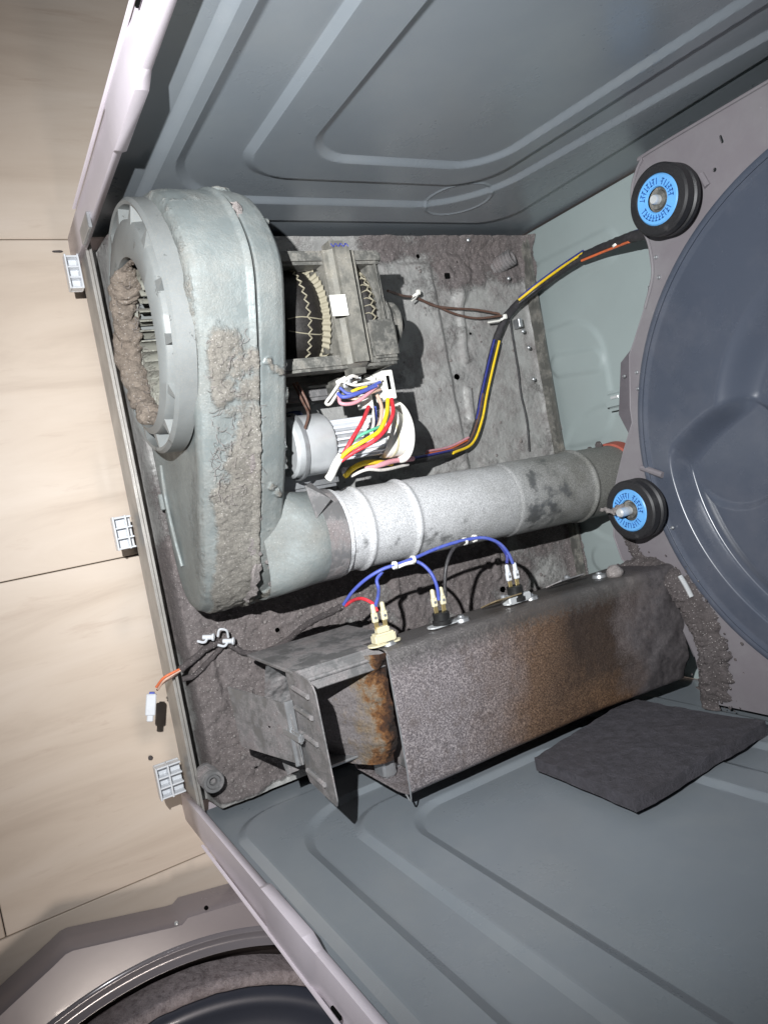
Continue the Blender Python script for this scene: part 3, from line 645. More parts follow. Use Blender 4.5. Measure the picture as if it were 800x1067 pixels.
q = Vector(at(353, 320, z=.180)); V, F = box((q.x - .0105, q.y - .006, .1803), (q.x + .0105, q.y + .012, .1815), .0003); lb = obj('sticker', V, F, m_wplas, sc_); lb['label'] = 'blank white paper sticker'
V, F = tube([(.074 + .003 * (k % 2), .206 + k * .0028, .1775) for k in range(8)], .0007, 5, 3); obj('ink_mark', V, F, WIRE['navy'], sc_)
V, F = lathe((mc.x + .012, .268, mc.z + .012), (0, 1, 0), [(0, .0), (.030, .0), (.034, .003), (.034, .006), (.024, .009), (.022, .020), (.025, .022), (.025, .024), (0, .024)], 48); fixnorm(obj('pulley', V, F, m_castd, mo))
V, F = lathe((mc.x + .012, .290, mc.z + .012), (0, 1, 0), [(.010, 0), (.010, .014), (.008, .016), (0, .016)], 24); obj('shaft', V, F, m_black, mo)
for (a, b) in ((.075, .025), (.165, .045)):
    V, F = box((a, .14, .006), (a + b, .26, .052), .004, 2); obj('mounting_foot', V, F, m_dull, mo)

mo.location = mo.location + Vector((.006, -.018, .028))
for xx in (.085, .17):
    V, F = box((xx, .13, .003), (xx + .02, .24, .075), .004, 2); obj('mounting_leg', V, F, m_dull, mo)
ZADD = .03
# terminal block beside the motor
tb = thing('terminal_block', 'dusty switch block crowded with white blue and pink push-on leads beside the motor', 'switch', tuple(at(380, 405, z=.10)))
p = Vector(at(382, 402, z=.16)); V, F = box((p.x - .012, p.y - .035, p.z - .03), (p.x + .010, p.y + .030, p.z), .003, 2); body = obj('switch_body', V, F, m_castd, tb)
for k in range(9):
    c = p + Vector((random.uniform(-.010, .012), -.032 + k * .0068, .004)); a = random.uniform(-.4, .4)
    V, F = box((-.0025, -.0025, -.006), (.0025, .0025, .009), .0008, 1, Matrix.Translation(c) @ Matrix.Rotation(a, 4, 'X') @ Matrix.Rotation(random.uniform(-.5, .5), 4, 'Y')); obj('spade_terminal', V, F, random.choice([m_silver, m_wplas, m_clear]), tb)
p = Vector(at(405, 402, z=.180)); V, F = box((p.x - .017, p.y - .006, p.z - .022), (p.x + .014, p.y + .008, p.z), .001, 1); wc = obj('white_connector', V, F, m_wplas, tb)
V, F = box((p.x - .011, p.y - .0015, p.z - .0005), (p.x + .004, p.y + .0025, p.z + .0006), .0003); obj('connector_slot', V, F, m_hole, wc)
p = Vector(at(383, 418, z=.165)); V, F = box((p.x - .008, p.y - .007, p.z - .012), (p.x + .007, p.y + .007, p.z), .001, 1); obj('white_connector', V, F, m_wplas, tb)
ZADD = 0.
def wire(parent, col, r, pts, name='wire', n=6, sides=8):
    r0_ = random.Random(str(pts)); pts = [pts[0]] + [(a + r0_.uniform(-.8, .8), b + r0_.uniform(-.8, .8), z + r0_.uniform(-.001, .001)) for a, b, z in pts[1:-1]] + [pts[-1]]
    V, F = tube([at(a, b, z=z + ZADD) for a, b, z in pts], r, sides, n); return obj(name, V, F, WIRE[col] if col in WIRE else col, parent, smooth=60)
ZADD = .048
wire(tb, 'blue', .0020, [(352, 410, .135), (358, 413, .142), (372, 411, .145), (392, 402, .142)])
wire(tb, 'pink', .0020, [(393, 402, .140), (372, 418, .142), (356, 420, .138), (353, 413, .130)])
wire(tb, 'white', .0016, [(353, 400, .138), (345, 412, .135), (339, 420, .130), (345, 421, .128), (352, 408, .13)])
wire(tb, 'white', .0018, [(362, 394, .142), (367, 392, .145), (372, 393, .142)])
wire(tb, 'yellow', .0014, [(366, 408, .138), (374, 405, .142), (382, 403, .14)])
wire(tb, 'blue', .0016, [(354, 404, .132), (362, 410, .138), (376, 408, .142), (396, 398, .14)])
wire(tb, 'white', .0014, [(358, 398, .13), (370, 402, .14), (384, 398, .142), (398, 396, .138)])
wire(tb, 'tan', .0015, [(360, 414, .13), (372, 415, .138), (386, 410, .138), (396, 406, .135)])
ZADD = .03
# pump with white cap
pu = thing('pump', 'small silver pump canister with a round white plastic cap behind the blower', 'pump', tuple(at(380, 460, z=.05)))
pc = Vector((.270, .0, .136))
V, F = lathe(pc, (0, 1, 0), [(0, .128), (.030, .128), (.0325, .131), (.0325, .170), (.030, .174), (.024, .176), (0, .176)], 60); fixnorm(obj('canister', V, F, m_silver, pu))
V, F = lathe(pc, (0, 1, 0), [(.0345, .136), (.036, .137), (.036, .140), (.0345, .141)], 60); fixnorm(obj('canister_band', V, F, m_galv, pu))
V, F = lathe(pc, (0, 1, 0), [(0, .176), (.018, .176), (.020, .18), (.020, .236), (.025, .238)], 48); fixnorm(obj('neck', V, F, m_galv, pu))
for k in range(9):
    V, F = box((-.0012, .178, .018), (.0012, .238, .0245), .0004, 1, Matrix.Translation(pc) @ Matrix.Rotation(-1.1 + k * .28, 4, 'Y')); obj('cooling_fin', V, F, m_clear, pu)
V, F = lathe(pc, (0, 1, 0), [(0, .212), (.017, .212), (.022, .215), (.023, .241), (.027, .244), (.0275, .245), (.0275, .264), (.026, .266), (0, .266)], 60); cap_ = fixnorm(obj('white_cap', V, F, m_wplas, pu))
V, F = lathe(pc, (0, 1, 0), [(.0265, .2495), (.0282, .2505), (.0282, .253), (.0265, .2535)], 60); obj('cap_groove', V, F, m_cream, cap_)
V, F = lathe(pc, (0, 1, 0), [(.026, .2655), (.035, .2655), (.036, .267), (.035, .2685), (.0, .269)], 60); fixnorm(obj('cap_flange', V, F, m_wplas, cap_))
V, F = box((.240, .118, .004), (.318, .20, .105), .004, 2); obj('pump_bracket', V, F, m_galv, pu)
p = at(312, 440, z=.125); V, F = box((p[0] - .013, p[1] - .010, p[2] - .015), (p[0] + .013, p[1] + .006, p[2]), .002); obj('navy_plug', V, F, m_navy, pu)
screw(at(325, 418, z=.052), (0, 0, 1), .004, pu)
# leads between terminal block and pump
ZADD = .052
ld = thing('pump_lead', 'red yellow and green leads dropping from the white plug into a white sleeve', 'wires', tuple(at(375, 460, z=.13)))
wire(ld, 'red', .0022, [(384, 424, .135), (378, 440, .150), (366, 458, .158), (356, 474, .150), (350, 482, .146)])
wire(ld, 'yellow', .0023, [(404, 416, .145), (403, 432, .158), (396, 448, .166), (382, 458, .166), (364, 468, .158), (352, 480, .148)])
wire(ld, 'red', .0022, [(408, 416, .145), (409, 432, .158), (402, 448, .166), (388, 460, .166), (370, 470, .158), (354, 481, .148)])
wire(ld, 'green', .0016, [(397, 444, .155), (384, 449, .158), (372, 455, .156), (360, 468, .152)])
wire(ld, 'tan', .002, [(393, 412, .138), (397, 424, .145), (396, 438, .15), (392, 448, .145)])
wire(ld, 'white', .0016, [(388, 424, .12), (389, 440, .13), (386, 452, .13)])
wire(ld, 'blue', .0014, [(391, 424, .11), (392, 440, .12), (390, 452, .12)])
wire(ld, m_wplas, .0042, [(356, 474, .150), (350, 484, .146), (345, 494, .140), (342, 499, .136)], name='white_sleeve', sides=12)
ZADD = .03
wire(pu, 'brown', .0015, [(306, 400, .10), (316, 418, .11), (322, 432, .13), (318, 446, .14)])
wire(pu, 'brown', .0016, [(309, 398, .10), (320, 420, .10), (323, 440, .11)])
ZADD = 0.
# ------------------------------------------------------------------ main wiring harness
hn = thing('wiring_harness', 'black taped wiring harness with blue yellow and orange wires crossing the back corner', 'wires', tuple(at(525, 330, z=.02)))
def hpts(off=(0, 0, 0)):
    L_ = [at(676, 243, y=.556), at(655, 248, y=.57), at(630, 258, y=.595), at(606, 268, y=.605), at(582, 284, y=.61), at(560, 300, y=.605), at(540, 316, z=.022), at(526, 331, z=.018), at(516, 356, z=.014), at(509, 385, z=.014), at(503, 412, z=.014), at(498, 438, z=.016), at(488, 462, z=.022), at(468, 472, z=.035), at(445, 477, z=.06), at(418, 482, z=.09), at(385, 487, z=.12), at(358, 492, z=.12)]
    return [Vector(p) + Vector(off) for p in L_]
H = hpts(); mt = plain('black_cloth_tape', lin(52, 50, 52), .6, 0, .4, 120, .6)
V, F = tube(H[:4], .0066, 12, 8, rough=.14); obj('taped_bundle', V, F, mt, hn)
V, F = tube(H[3:8], .0058, 12, 8, rough=.12); obj('taped_bundle', V, F, mt, hn)
V, F = tube(H[7:14], .0054, 12, 8, rough=.12); obj('taped_bundle', V, F, mt, hn)
V, F = tube(H[13:], .0055, 12, 8, rough=.12); obj('taped_bundle', V, F, WIRE['black'], hn)
def sub(a, b, off, col, r=.0017):
    P = [p + Vector(off) for p in H[a:b]]; V, F = tube(P, r, 8, 8); obj('wire', V, F, WIRE[col], hn, smooth=60)
sub(0, 3, (-.004, -.001, .0085), 'navy'); sub(0, 3, (.0015, -.003, .0090), 'yellow'); sub(0, 3, (-.001, -.003, .0092), 'black', .0018)
sub(3, 7, (-.006, -.003, .0065), 'navy', .002); sub(3, 7, (-.0025, -.0055, .0072), 'yellow', .002); sub(1, 4, (.006, -.006, .004), 'orange'); sub(3, 7, (.002, -.0055, .0062), 'black', .0022)
sub(8, 12, (-.0015, -.0055, .0045), 'navy', .002); sub(8, 14, (.001, .0005, .0075), 'yellow', .0021); sub(8, 14, (0, -.003, .0072), 'black', .0018); sub(10, 14, (-.002, -.0045, .0062), 'brown', .0016); sub(12, 15, (-.005, -.004, .004), 'orange', .0015); sub(12, 15, (-.008, -.002, .005), 'pink'); sub(13, 16, (-.003, .0, .007), 'navy')
wire(hn, 'yellow', .003, [(408, 483, .125), (392, 482, .140), (378, 483, .142), (368, 489, .134), (360, 496, .120)])
wire(hn, 'pink', .003, [(430, 478, .115), (410, 480, .135), (396, 484, .14), (380, 488, .135)])
wire(hn, 'white', .0018, [(425, 484, .12), (400, 489, .137), (382, 489, .142), (366, 496, .13)])
wire(hn, 'brown', .0017, [(404, 303, .06), (420, 308, .035), (434, 310, .022), (452, 318, .016), (472, 322, .015), (495, 322, .016), (520, 327, .018)])
wire(hn, 'brown', .0017, [(434, 311, .018), (455, 320, .014), (475, 328, .012), (498, 331, .013), (522, 329, .016)])
def tie(px, py, col, sp=.006, k='z', v=.02, w_=.012):
    p = Vector(at(px, py, **{k: v})); t = thing('cable_tie', None, None, p) if False else None
    V, F = lathe(p, (1, .3, .2), [(.0055, -.0015), (.0067, -.0015), (.0067, .0015), (.0055, .0015), (.0055, -.0015)], 20); o = fixnorm(obj('cable_tie', V, F, m_wplas, hn))
    V, F = box((p.x - .006, p.y - .0025, p.z + .004), (p.x + .001, p.y + .0035, p.z + .009), .0012); obj('tie_head', V, F, m_wplas, o)
    return p, o
tie(643, 254, 0, k='y', v=.58); tie(523, 333, 0, v=.022); p, o = tie(433, 308, 0, v=.026)
V, F = tube([p + Vector((.0, 0, .006)), p + Vector((.006, -.008, .010)), p + Vector((.010, -.016, .012))], .0011, 6); obj('tie_tail', V, F, m_wplas, o)
p = Vector(at(508, 336, z=.026)); V, F = tube([p, Vector(at(521, 334, z=.03))], .0014, 6); obj('tie_tail', V, F, m_wplas, o)
wire(hn, 'black', .0013, [(531, 332, .014), (534, 352, .01), (539, 385, .01), (543, 410, .01), (549, 440, .011), (551, 470, .01)])
p = at(541, 337, z=.016); V, F = box((p[0] - .007, p[1] - .004, p[2] - .01), (p[0] + .006, p[1] + .003, p[2] + .004), .0008); obj('harness_clip', V, F, m_galv, hn)
# ------------------------------------------------------------------ heater duct
HX0, HX1, HY0, HY1, HZ = .486, .634, .156, .552, .224
he = thing('heater_duct', 'steel heater duct box browned by heat with an open front end', 'heater', (.56, .35, .03))
def heater_mat():
    m, nt, bs = nodes('heat_browned_steel'); co = coord(nt)
    sx = N(nt, 'ShaderNodeSeparateXYZ'); nt.links.new(co, sx.inputs[0])
    g = noise(nt, 520, 5, .8); b = noise(nt, 14, 5, .6)
    yv = mathn(nt, 'ADD', sx.outputs[1], mathn(nt, 'MULTIPLY', mathn(nt, 'SUBTRACT', b, .5), .13)); yv = mathn(nt, 'ADD', yv, mathn(nt, 'MULTIPLY', sx.outputs[0], .15))
    q = mathn(nt, 'ADD', yv, .5)
    rust = ramp(nt, q, [(.36, 0), (.43, .4), (.48, .9), (.60, 1), (.66, .3)]); far = ramp(nt, mathn(nt, 'ADD', q, mathn(nt, 'MULTIPLY', mathn(nt, 'SUBTRACT', g, .5), .12)), [(.595, 0), (.655, 1)])
    grey = ramp(nt, g, [(.36, lin(84, 80, 82)), (.5, lin(124, 117, 119)), (.60, lin(176, 168, 168))])
    rc = ramp(nt, g, [(.34, lin(50, 36, 27)), (.5, lin(96, 72, 52)), (.66, lin(146, 116, 88))])
    scorch = mathn(nt, 'MULTIPLY', ramp(nt, q, [(.49, 0), (.55, 1), (.61, 1), (.655, 0)]), ramp(nt, mathn(nt, 'ADD', mathn(nt, 'ADD', sx.outputs[0], .5), mathn(nt, 'MULTIPLY', mathn(nt, 'SUBTRACT', noise(nt, 24, 6, .7), .5), .12)), [(.44, 1), (.52, .9), (.57, 0)]))
    rc = mix(nt, mathn(nt, 'MULTIPLY', scorch, .88), rc, lin(38, 30, 26))
    edgegrime = ramp(nt, noise(nt, 70, 7, .75), [(.5, 0), (.66, .6)]); grey = mix(nt, edgegrime, grey, lin(92, 82, 78))
    lc = ramp(nt, noise(nt, 160, 6, .8), [(.3, lin(56, 53, 55)), (.7, lin(96, 91, 92))])
    c = mix(nt, rust, grey, rc); c = mix(nt, far, c, lc)
    # bare bright strip along the thermostat side
    bare = ramp(nt, mathn(nt, 'ADD', mathn(nt, 'ADD', sx.outputs[0], .5), mathn(nt, 'MULTIPLY', mathn(nt, 'SUBTRACT', noise(nt, 200, 5, .8), .5), .05)), [(.436, 1), (.452, 0)])
    bare = mathn(nt, 'MULTIPLY', bare, mathn(nt, 'SUBTRACT', 1., far)); c = mix(nt, mathn(nt, 'MULTIPLY', bare, .75), c, lin(112, 110, 108))
    nt.links.new(c, bs.inputs['Base Color']); nt.links.new(ramp(nt, bare, [(0, .6), (1, .33)]), bs.inputs['Roughness'])
    nt.links.new(ramp(nt, bare, [(0, .25), (1, .6)]), bs.inputs['Metallic'])
    bump(nt, bs, g, .6, .0022); return m
m_heat = heater_mat()
# cover: a cap bent from one sheet, slightly sagging, with lint grain
cross = [(HX0 + .012, .170), (HX0 + .003, .172), (HX0, .176), (HX0, HZ - .008), (HX0 + .0025, HZ - .002), (HX0 + .009, HZ), (HX1 - .02, HZ - .002), (HX1 - .005, HZ - .004), (HX1, HZ - .010), (HX1 + .003, HZ - .03), (HX1 + .004, .10), (HX1 - .01, .085)]
def densify(c, st=.004):
    o = [c[0]]
    for a, b in zip(c, c[1:]):
        d = math.hypot(b[0] - a[0], b[1] - a[1]); n = max(1, int(d / st))
        for k in range(1, n + 1): t = k / n; o.append((a[0] * (1 - t) + b[0] * t, a[1] * (1 - t) + b[1] * t))
    return np.array(o)
CS = densify(cross, .003); ncs = len(CS)
def hfn(u, v):
    k = np.clip(np.round(v * (ncs - 1)).astype(int), 0, ncs - 1); y = HY0 + u * (HY1 - HY0); x = CS[k, 0]; z = CS[k, 1]
    P = np.stack([x, y, z], 1); n = fbm(P, 18, 3, 3); g = fbm(P, 160, 4, 5, .6); far = ss(.40, .56, y)
    top = ss(.2, .218, z); P[:, 2] += top * (.002 * (n - .5) + .0012 * (g - .5) + far * (.026 + .012 * (fbm(P, 40, 4, 9) - .5))) - far * .012 * ss(HX1 - .05, HX1, x) - .014 * ss(.545, .552, y) * 0
    P[:, 1] += (-.004 * (1 - u)) * 0
    return P
P, F = grid(hfn, 180, ncs); cov = obj('heater_cover', P, F, m_heat, he, smooth=60); md = cov.modifiers.new('t', 'SOLIDIFY'); md.thickness = .0012
cov['label'] = 'cover sheet browned in the middle and grey with lint grain'
V, F = box((HX0 + .045, HY0 + .03, .05), (HX1, HY1, .175), .002); obj('lower_shell', V, F, m_dull, he)
V, F = box((HX0 + .006, HY0 + .03, .16), (HX1 - .002, HY0 + .05, .218), .002); obj('dark_interior', V, F, m_dlint, he)  # solid dark block in place of the shade inside the duct
# white cut edge of the cover
V, F = tube([(HX0 + .004, HY0 - .0004, HZ + .0005), (HX1 - .006, HY0 - .0004, HZ - .003), (HX1 + .002, HY0 - .0004, HZ - .014)], .0009, 6); obj('cut_edge', V, F, m_galv, cov)
# rusty lint just inside the open end
m_rust = linty('rusty_lint', lin(120, 78, 44), lin(128, 92, 62), .9, 0, .3, .5, attr=False, lint2=lin(54, 32, 18), bmp=.9, speck=False)
def plug(u, v):
    x = HX0 + .004 + u * .124; y = HY0 - .052 + v * .064; P = np.stack([x, y, u * 0], 1)
    z = .118 + .074 * ss(.0, .85, v) + .014 * (fbm(P, 45, 4, 5) - .5) + .006 * (fbm(P, 160, 4, 6, .7) - .5) - .02 * ss(.75, 1, u) + .02 * ss(.25, 0, u); return np.stack([x, y, z], 1)
P, F = grid(plug, 150, 90)
def plugmat():
    m, nt, bs = nodes('rust_and_lint'); sx = N(nt, 'ShaderNodeSeparateXYZ'); nt.links.new(coord(nt), sx.inputs[0]); g = noise(nt, 420, 5, .8); b = noise(nt, 42, 6, .7)
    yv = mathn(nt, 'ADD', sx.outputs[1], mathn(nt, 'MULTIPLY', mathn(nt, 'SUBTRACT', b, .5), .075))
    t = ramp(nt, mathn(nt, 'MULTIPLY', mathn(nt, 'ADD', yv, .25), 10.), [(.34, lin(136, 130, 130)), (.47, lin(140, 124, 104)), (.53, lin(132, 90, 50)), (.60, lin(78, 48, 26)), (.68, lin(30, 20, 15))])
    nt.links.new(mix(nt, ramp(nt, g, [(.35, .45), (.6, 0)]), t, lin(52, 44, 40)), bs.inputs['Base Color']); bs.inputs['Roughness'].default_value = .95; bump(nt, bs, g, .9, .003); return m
obj('rusty_lint_plug', P, F, plugmat(), he, smooth=70, kind='stuff')
# front tray
TY = .068
trf = lambda u, v: np.stack([HX0 + .004 + u * .118, TY + v * (HY0 + .05 - TY), .118 - .03 * np.sin(u * math.pi) + .004 * fbm(np.stack([u, v, u * 0], 1), 12, 4, 1)], 1)
P, F = grid(trf, 120, 100); P[:, 2] += .006 * (fbm(P, 50, 4, 3) - .5) + .002 * (fbm(P, 200, 3, 3) - .5); obj('tray_floor', P, F, m_dull, he, smooth=60)
V, F = box((HX0 - .001, TY, .06), (HX0 + .003, HY0 + .04, .198), .001); obj('tray_side', V, F, m_dull, he)
V, F = box((HX0 + .002, TY + .004, .196), (HX0 + .022, HY0 + .02, .1985), .001); obj('tray_flange', V, F, m_dull, he)
V, F = tube([(HX0 + .010, TY + .006, .199), (HX0 + .010, HY0 - .002, .199)], .0022, 8); obj('tray_bead', V, F, m_dull, he)
V, F = box((HX0 + .118, TY + .03, .105), (HX0 + .121, HY0 + .02, .150), .001); obj('tray_lip', V, F, m_galv, he)
p = at(361, 757, z=.14); screw(p, (0, 0, 1), .004, he)
# end plate
EP = [(.484, .196), (.486, .236), (.490, .246), (.496, .250), (.594, .254), (.600, .250), (.598, .182), (.590, .176), (.49, .17)]
V, F = sheet(EP, [], .0014, lambda a, b, h: (a, TY + h, b)); V = [(x, y - .06 * (z - .2), z) for x, y, z in V]
ep = fixnorm(obj('end_plate', V, F, m_dull, he, smooth=20))
for k, xx in enumerate((.500, .520, .545, .583)): 
    V, F = tube([(xx, TY - .0015, .190), (xx + .002, TY - .003, .232)], .0026, 8); obj('pressed_rib', V, F, m_dull, ep)
V, F = sheet([(.510, .075), (.518, .180), (.578, .186), (.576, .080)], [slot(.546, .14, .004, .0014, 1.5)], .0014, lambda a, b, h: (a, TY - .006 + h - .25 * (.18 - b), b)); br = fixnorm(obj('front_bracket', V, F, m_dull, he, smooth=20))
V, F = box((.515, TY - .009, .178), (.580, TY, .181), .0006); obj('bracket_fold', V, F, m_galv, br)
V, F = box((.542, TY - .010, .150), (.552, TY - .004, .205), .002, 2); obj('bracket_joint', V, F, m_galv, br)
# underside tabs at the wall side
V, F = box((HX1 - .004, HY0 + .02, .12), (HX1 + .010, HY0 + .09, .14), .002); obj('side_tab', V, F, m_galv, he)
V, F = box((HX1 - .02, HY0 + .004, .135), (HX1 + .004, HY0 + .02, .16), .003, 2); obj('side_tab', V, F, m_galv, he)
# tabs standing on the thermostat side
def ytab(py0, py1, z0, h, m, nm='mounting_tab'):
    V, F = sheet([(py0, z0), (py0 + .002, z0 + h * .75), (py0 + .006, z0 + h), (py1 - .006, z0 + h), (py1 - .002, z0 + h * .75), (py1, z0)], [], .0014, lambda a, b, hh: (HX0 - .0055 - hh - (b - z0) * .35, a, b)); o = fixnorm(obj(nm, V, F, m, he, smooth=20)); screw((HX0 - .009 - h * .2, (py0 + py1) / 2, z0 + h * .55), (-1, 0, .5), .0035, o, m_galv); return o
m_rusty = plain('rust_spotted_steel', lin(140, 124, 96), .5, .4, .35, 90, .3)
ytab(.296, .344, .196, .022, m_rusty); ytab(.392, .440, .196, .022, m_dull)
for yy in (.17, .262, .36, .47): V, F = lathe((HX0 - .0015, yy, .205), (-1, 0, 0), [(.009, -.001), (.008, .003), (.004, .004), (.003, .006), (0, .006)], 20); fixnorm(obj('pressed_stud', V, F, m_galv, he))
# ------------------------------------------------------------------ thermostats
def thermostat(y, z, bodym, lab, termm, base=True, h=.012):
    t = thing('thermostat', lab, 'thermostat', (HX0 - .003, y, z), 'thermostats on the heater duct')
    X0 = HX0 - .003
    V, F = sheet(slot(0, 0, .022, .0075, 0, 6), [], .0015, lambda a, b, hh: (X0 - hh, y + a, z + b)); fixnorm(obj('flange', V, F, m_silver if base else m_cream, t, smooth=20))
    if base: V, F = lathe((X0 - .0015, y, z), (-1, 0, 0), [(.0105, 0), (.0105, .004), (.009, .005), (.009, h), (.0075, h + .001), (0, h + .001)], 32)
    else: V, F = box((X0 - .012, y - .012, z - .006), (X0 - .001, y + .012, z + .007), .002, 2)
    fixnorm(obj('body', V, F, bodym, t))
    if not base: V, F = box((X0 - .018, y - .007, z - .004), (X0 - .011, y + .007, z + .005), .0015, 2); obj('body', V, F, bodym, t)
    X1 = X0 - (h + .003 if base else .017)
    for s in (-1, 1):
        V, F = box((X1 - .008, y + s * .005 - .0025, z - .0006), (X1 + .002, y + s * .005 + .0025, z + .0006), .0003); te = obj('terminal', V, F, m_brass, t)
        V, F = box((X1 - .016, y + s * .0055 - .0032, z - .002), (X1 - .006, y + s * .0055 + .0032, z + .0022), .001); obj('spade_connector', V, F, termm, te)
        V, F = lathe((X1 - .016, y + s * .0055, z), (-1, 0, 0), [(.0028, 0), (.0024, .004), (.0026, .0045), (.0022, .008), (.001, .009)], 12); obj('crimp', V, F, termm, te)
        V, F = lathe((X1 - .011, y + s * .0055, z + .002), (0, 0, 1), [(.0018, 0), (.0014, .0008), (0, .0008)], 10); obj('rivet', V, F, m_galv, te)
    return t
def ty(px, py, z): return at(px, py, z=z)[1]
m_blkplas = plain('black_bakelite', lin(34, 34, 34), .35, 0, .2, 90, .1)
y1, y2, y3 = ty(400, 668, .205), ty(461, 650, .205), ty(538, 625, .205)
thermostat(y1, .205, m_cream, 'cream ceramic thermostat with two brass spades at the open end of the heater duct', m_cream, base=False)
thermostat(y2, .205, m_blkplas, 'black bodied thermostat in the middle of the three on the heater duct', m_cream)
thermostat(y3, .205, m_blkplas, 'thermostat on a bright square tin bracket furthest along the heater duct', m_clear, h=.016)
V, F = box((HX0 - .012, y3 - .016, .196), (HX0 - .003, y3 + .016, .213), .0015); o = obj('tin_bracket', V, F, m_silver, [q for q in C.objects if q.name.startswith('thermostat')][-1])
# their leads
hl = thing('heater_lead', 'blue red and black leads looping from the thermostats under the exhaust duct', 'wires', tuple(at(430, 582, z=.19)))
ZT = .206
e1a = (391, 633, ZT); e1b = (401, 636, ZT)
wire(hl, 'blue', .0019, [(358, 630, .150), (368, 617, .165), (382, 604, .180), (398, 594, .19), (412, 588, .195), (430, 582, .197), (450, 574, .198), (470, 567, .2), (490, 562, .202), (506, 561, .205), (520, 566, .207), (529, 577, .207), (534, 587, .206)])
wire(hl, 'navy', .0019, [(505, 560, .202), (518, 565, .204), (527, 577, .204), (528, 587, .206)])
wire(hl, 'blue', .0019, [(398, 596, .188), (393, 604, .182), (394, 614, .186), (394, 622, .2), (391, 631, .206)])
wire(hl, 'blue', .0019, [(428, 583, .195), (440, 588, .2), (450, 598, .206), (455, 612, .208), (457, 625, .206)])
wire(hl, 'black', .0019, [(488, 563, .2), (474, 571, .204), (465, 586, .208), (463, 605, .208), (464, 622, .206)])
wire(hl, 'red', .0019, [(360, 631, .150), (368, 626, .165), (378, 624, .185), (388, 628, .2), (393, 637, .206)])
for a, b in ((0, 0), (2.5, 2)): wire(hl, 'white', .0014, [(412 + 0, 590 + a, .196), (422, 587 + b, .198), (431, 584 + a, .198)])
for px, py in ((411, 589), (430, 583), (484, 564), (494, 561)):
    p = Vector(at(px, py, z=.199)); V, F = lathe(p, (.1, 1, 0), [(.0028, -.0018), (.0042, -.0015), (.0042, .0015), (.0028, .0018), (.0028, -.0018)], 16); obj('cable_tie', V, F, m_wplas, hl)
# lint-coated loom lying on the pan, to the plug at the front edge
lo = thing('front_loom', 'lint coated dark loom ending in orange wires and a white plug over the front edge', 'wires', tuple(at(245, 672, z=.01)))
def loom(pts, r=.004):
    V, F = tube([at(a, b, z=z) for a, b, z in pts], r, 12, 8, rough=.35); V = np.array([v[:] for v in V]); V += .0015 * (np.stack([fbm(V, 120, 3, s) for s in (1, 2, 3)], 1) - .5); return obj('lint_coated_loom', V, F, m_dlint, lo, smooth=70)
loom([(358, 631, .148), (340, 640, .110), (318, 652, .06), (298, 668, .024), (275, 680, .014), (255, 680, .013), (240, 672, .014), (226, 668, .016)], .0036)
loom([(232, 668, .016), (215, 676, .016), (200, 688, .014), (188, 698, .012)], .004)
loom([(236, 668, .013), (222, 684, .011), (205, 702, .010), (190, 708, .009)], .003)
loom([(300, 672, .012), (320, 686, .010), (360, 684, .010), (390, 668, .012)][::-1], .0028) if False else None
wire(lo, 'orange', .0014, [(190, 696, .013), (180, 701, .014), (170, 707, .012), (163, 716, .002)])
wire(lo, 'tan', .0013, [(189, 698, .013), (180, 703, .012), (171, 710, .010), (165, 718, .002)])
wire(lo, 'brown', .0012, [(188, 699, .011), (179, 705, .012), (170, 712, .008), (164, 719, .0)])
p = Vector(at(158, 733, z=-.006)); Mx = Matrix.Translation(p) @ Matrix.Rotation(-.25, 4, 'Z') @ Matrix.Rotation(.25, 4, 'X')
V, F = box((-.011, -.006, -.004), (.013, .005, .004), .001, 1, Mx); pg = obj('white_plug', V, F, m_clear, lo)
V, F = box((.000, -.004, -.001), (.020, .003, .003), .001, 1, Mx); obj('plug_latch', V, F, m_clear, pg)
V, F = box((-.013, -.003, -.002), (-.010, .003, .002), .0006, 1, Mx); obj('plug_seal', V, F, WIRE['blue'], pg)
for px, py, a in ((217, 664, .5), (238, 668, -.6)):
    p = Vector(at(px, py, z=.022)); V, F = lathe(p, (.2, 1, .6), [(.0, -.006), (.0028, -.006), (.003, .004), (.0045, .005), (.0045, .007), (0, .008)], 14); o = obj('edge_clip', V, F, m_clear, lo)
    V, F = tube([p, p + Vector((.004, -.006, .002)), p + Vector((.001, -.013, 0))], .0015, 6); obj('clip_arm', V, F, m_clear, o)
V, F = tube([at(227, 663, z=.026), at(229, 656, z=.03), at(236, 657, z=.03), at(238, 664, z=.026)], .0014, 6); obj('clip_arm', V, F, m_clear, lo)
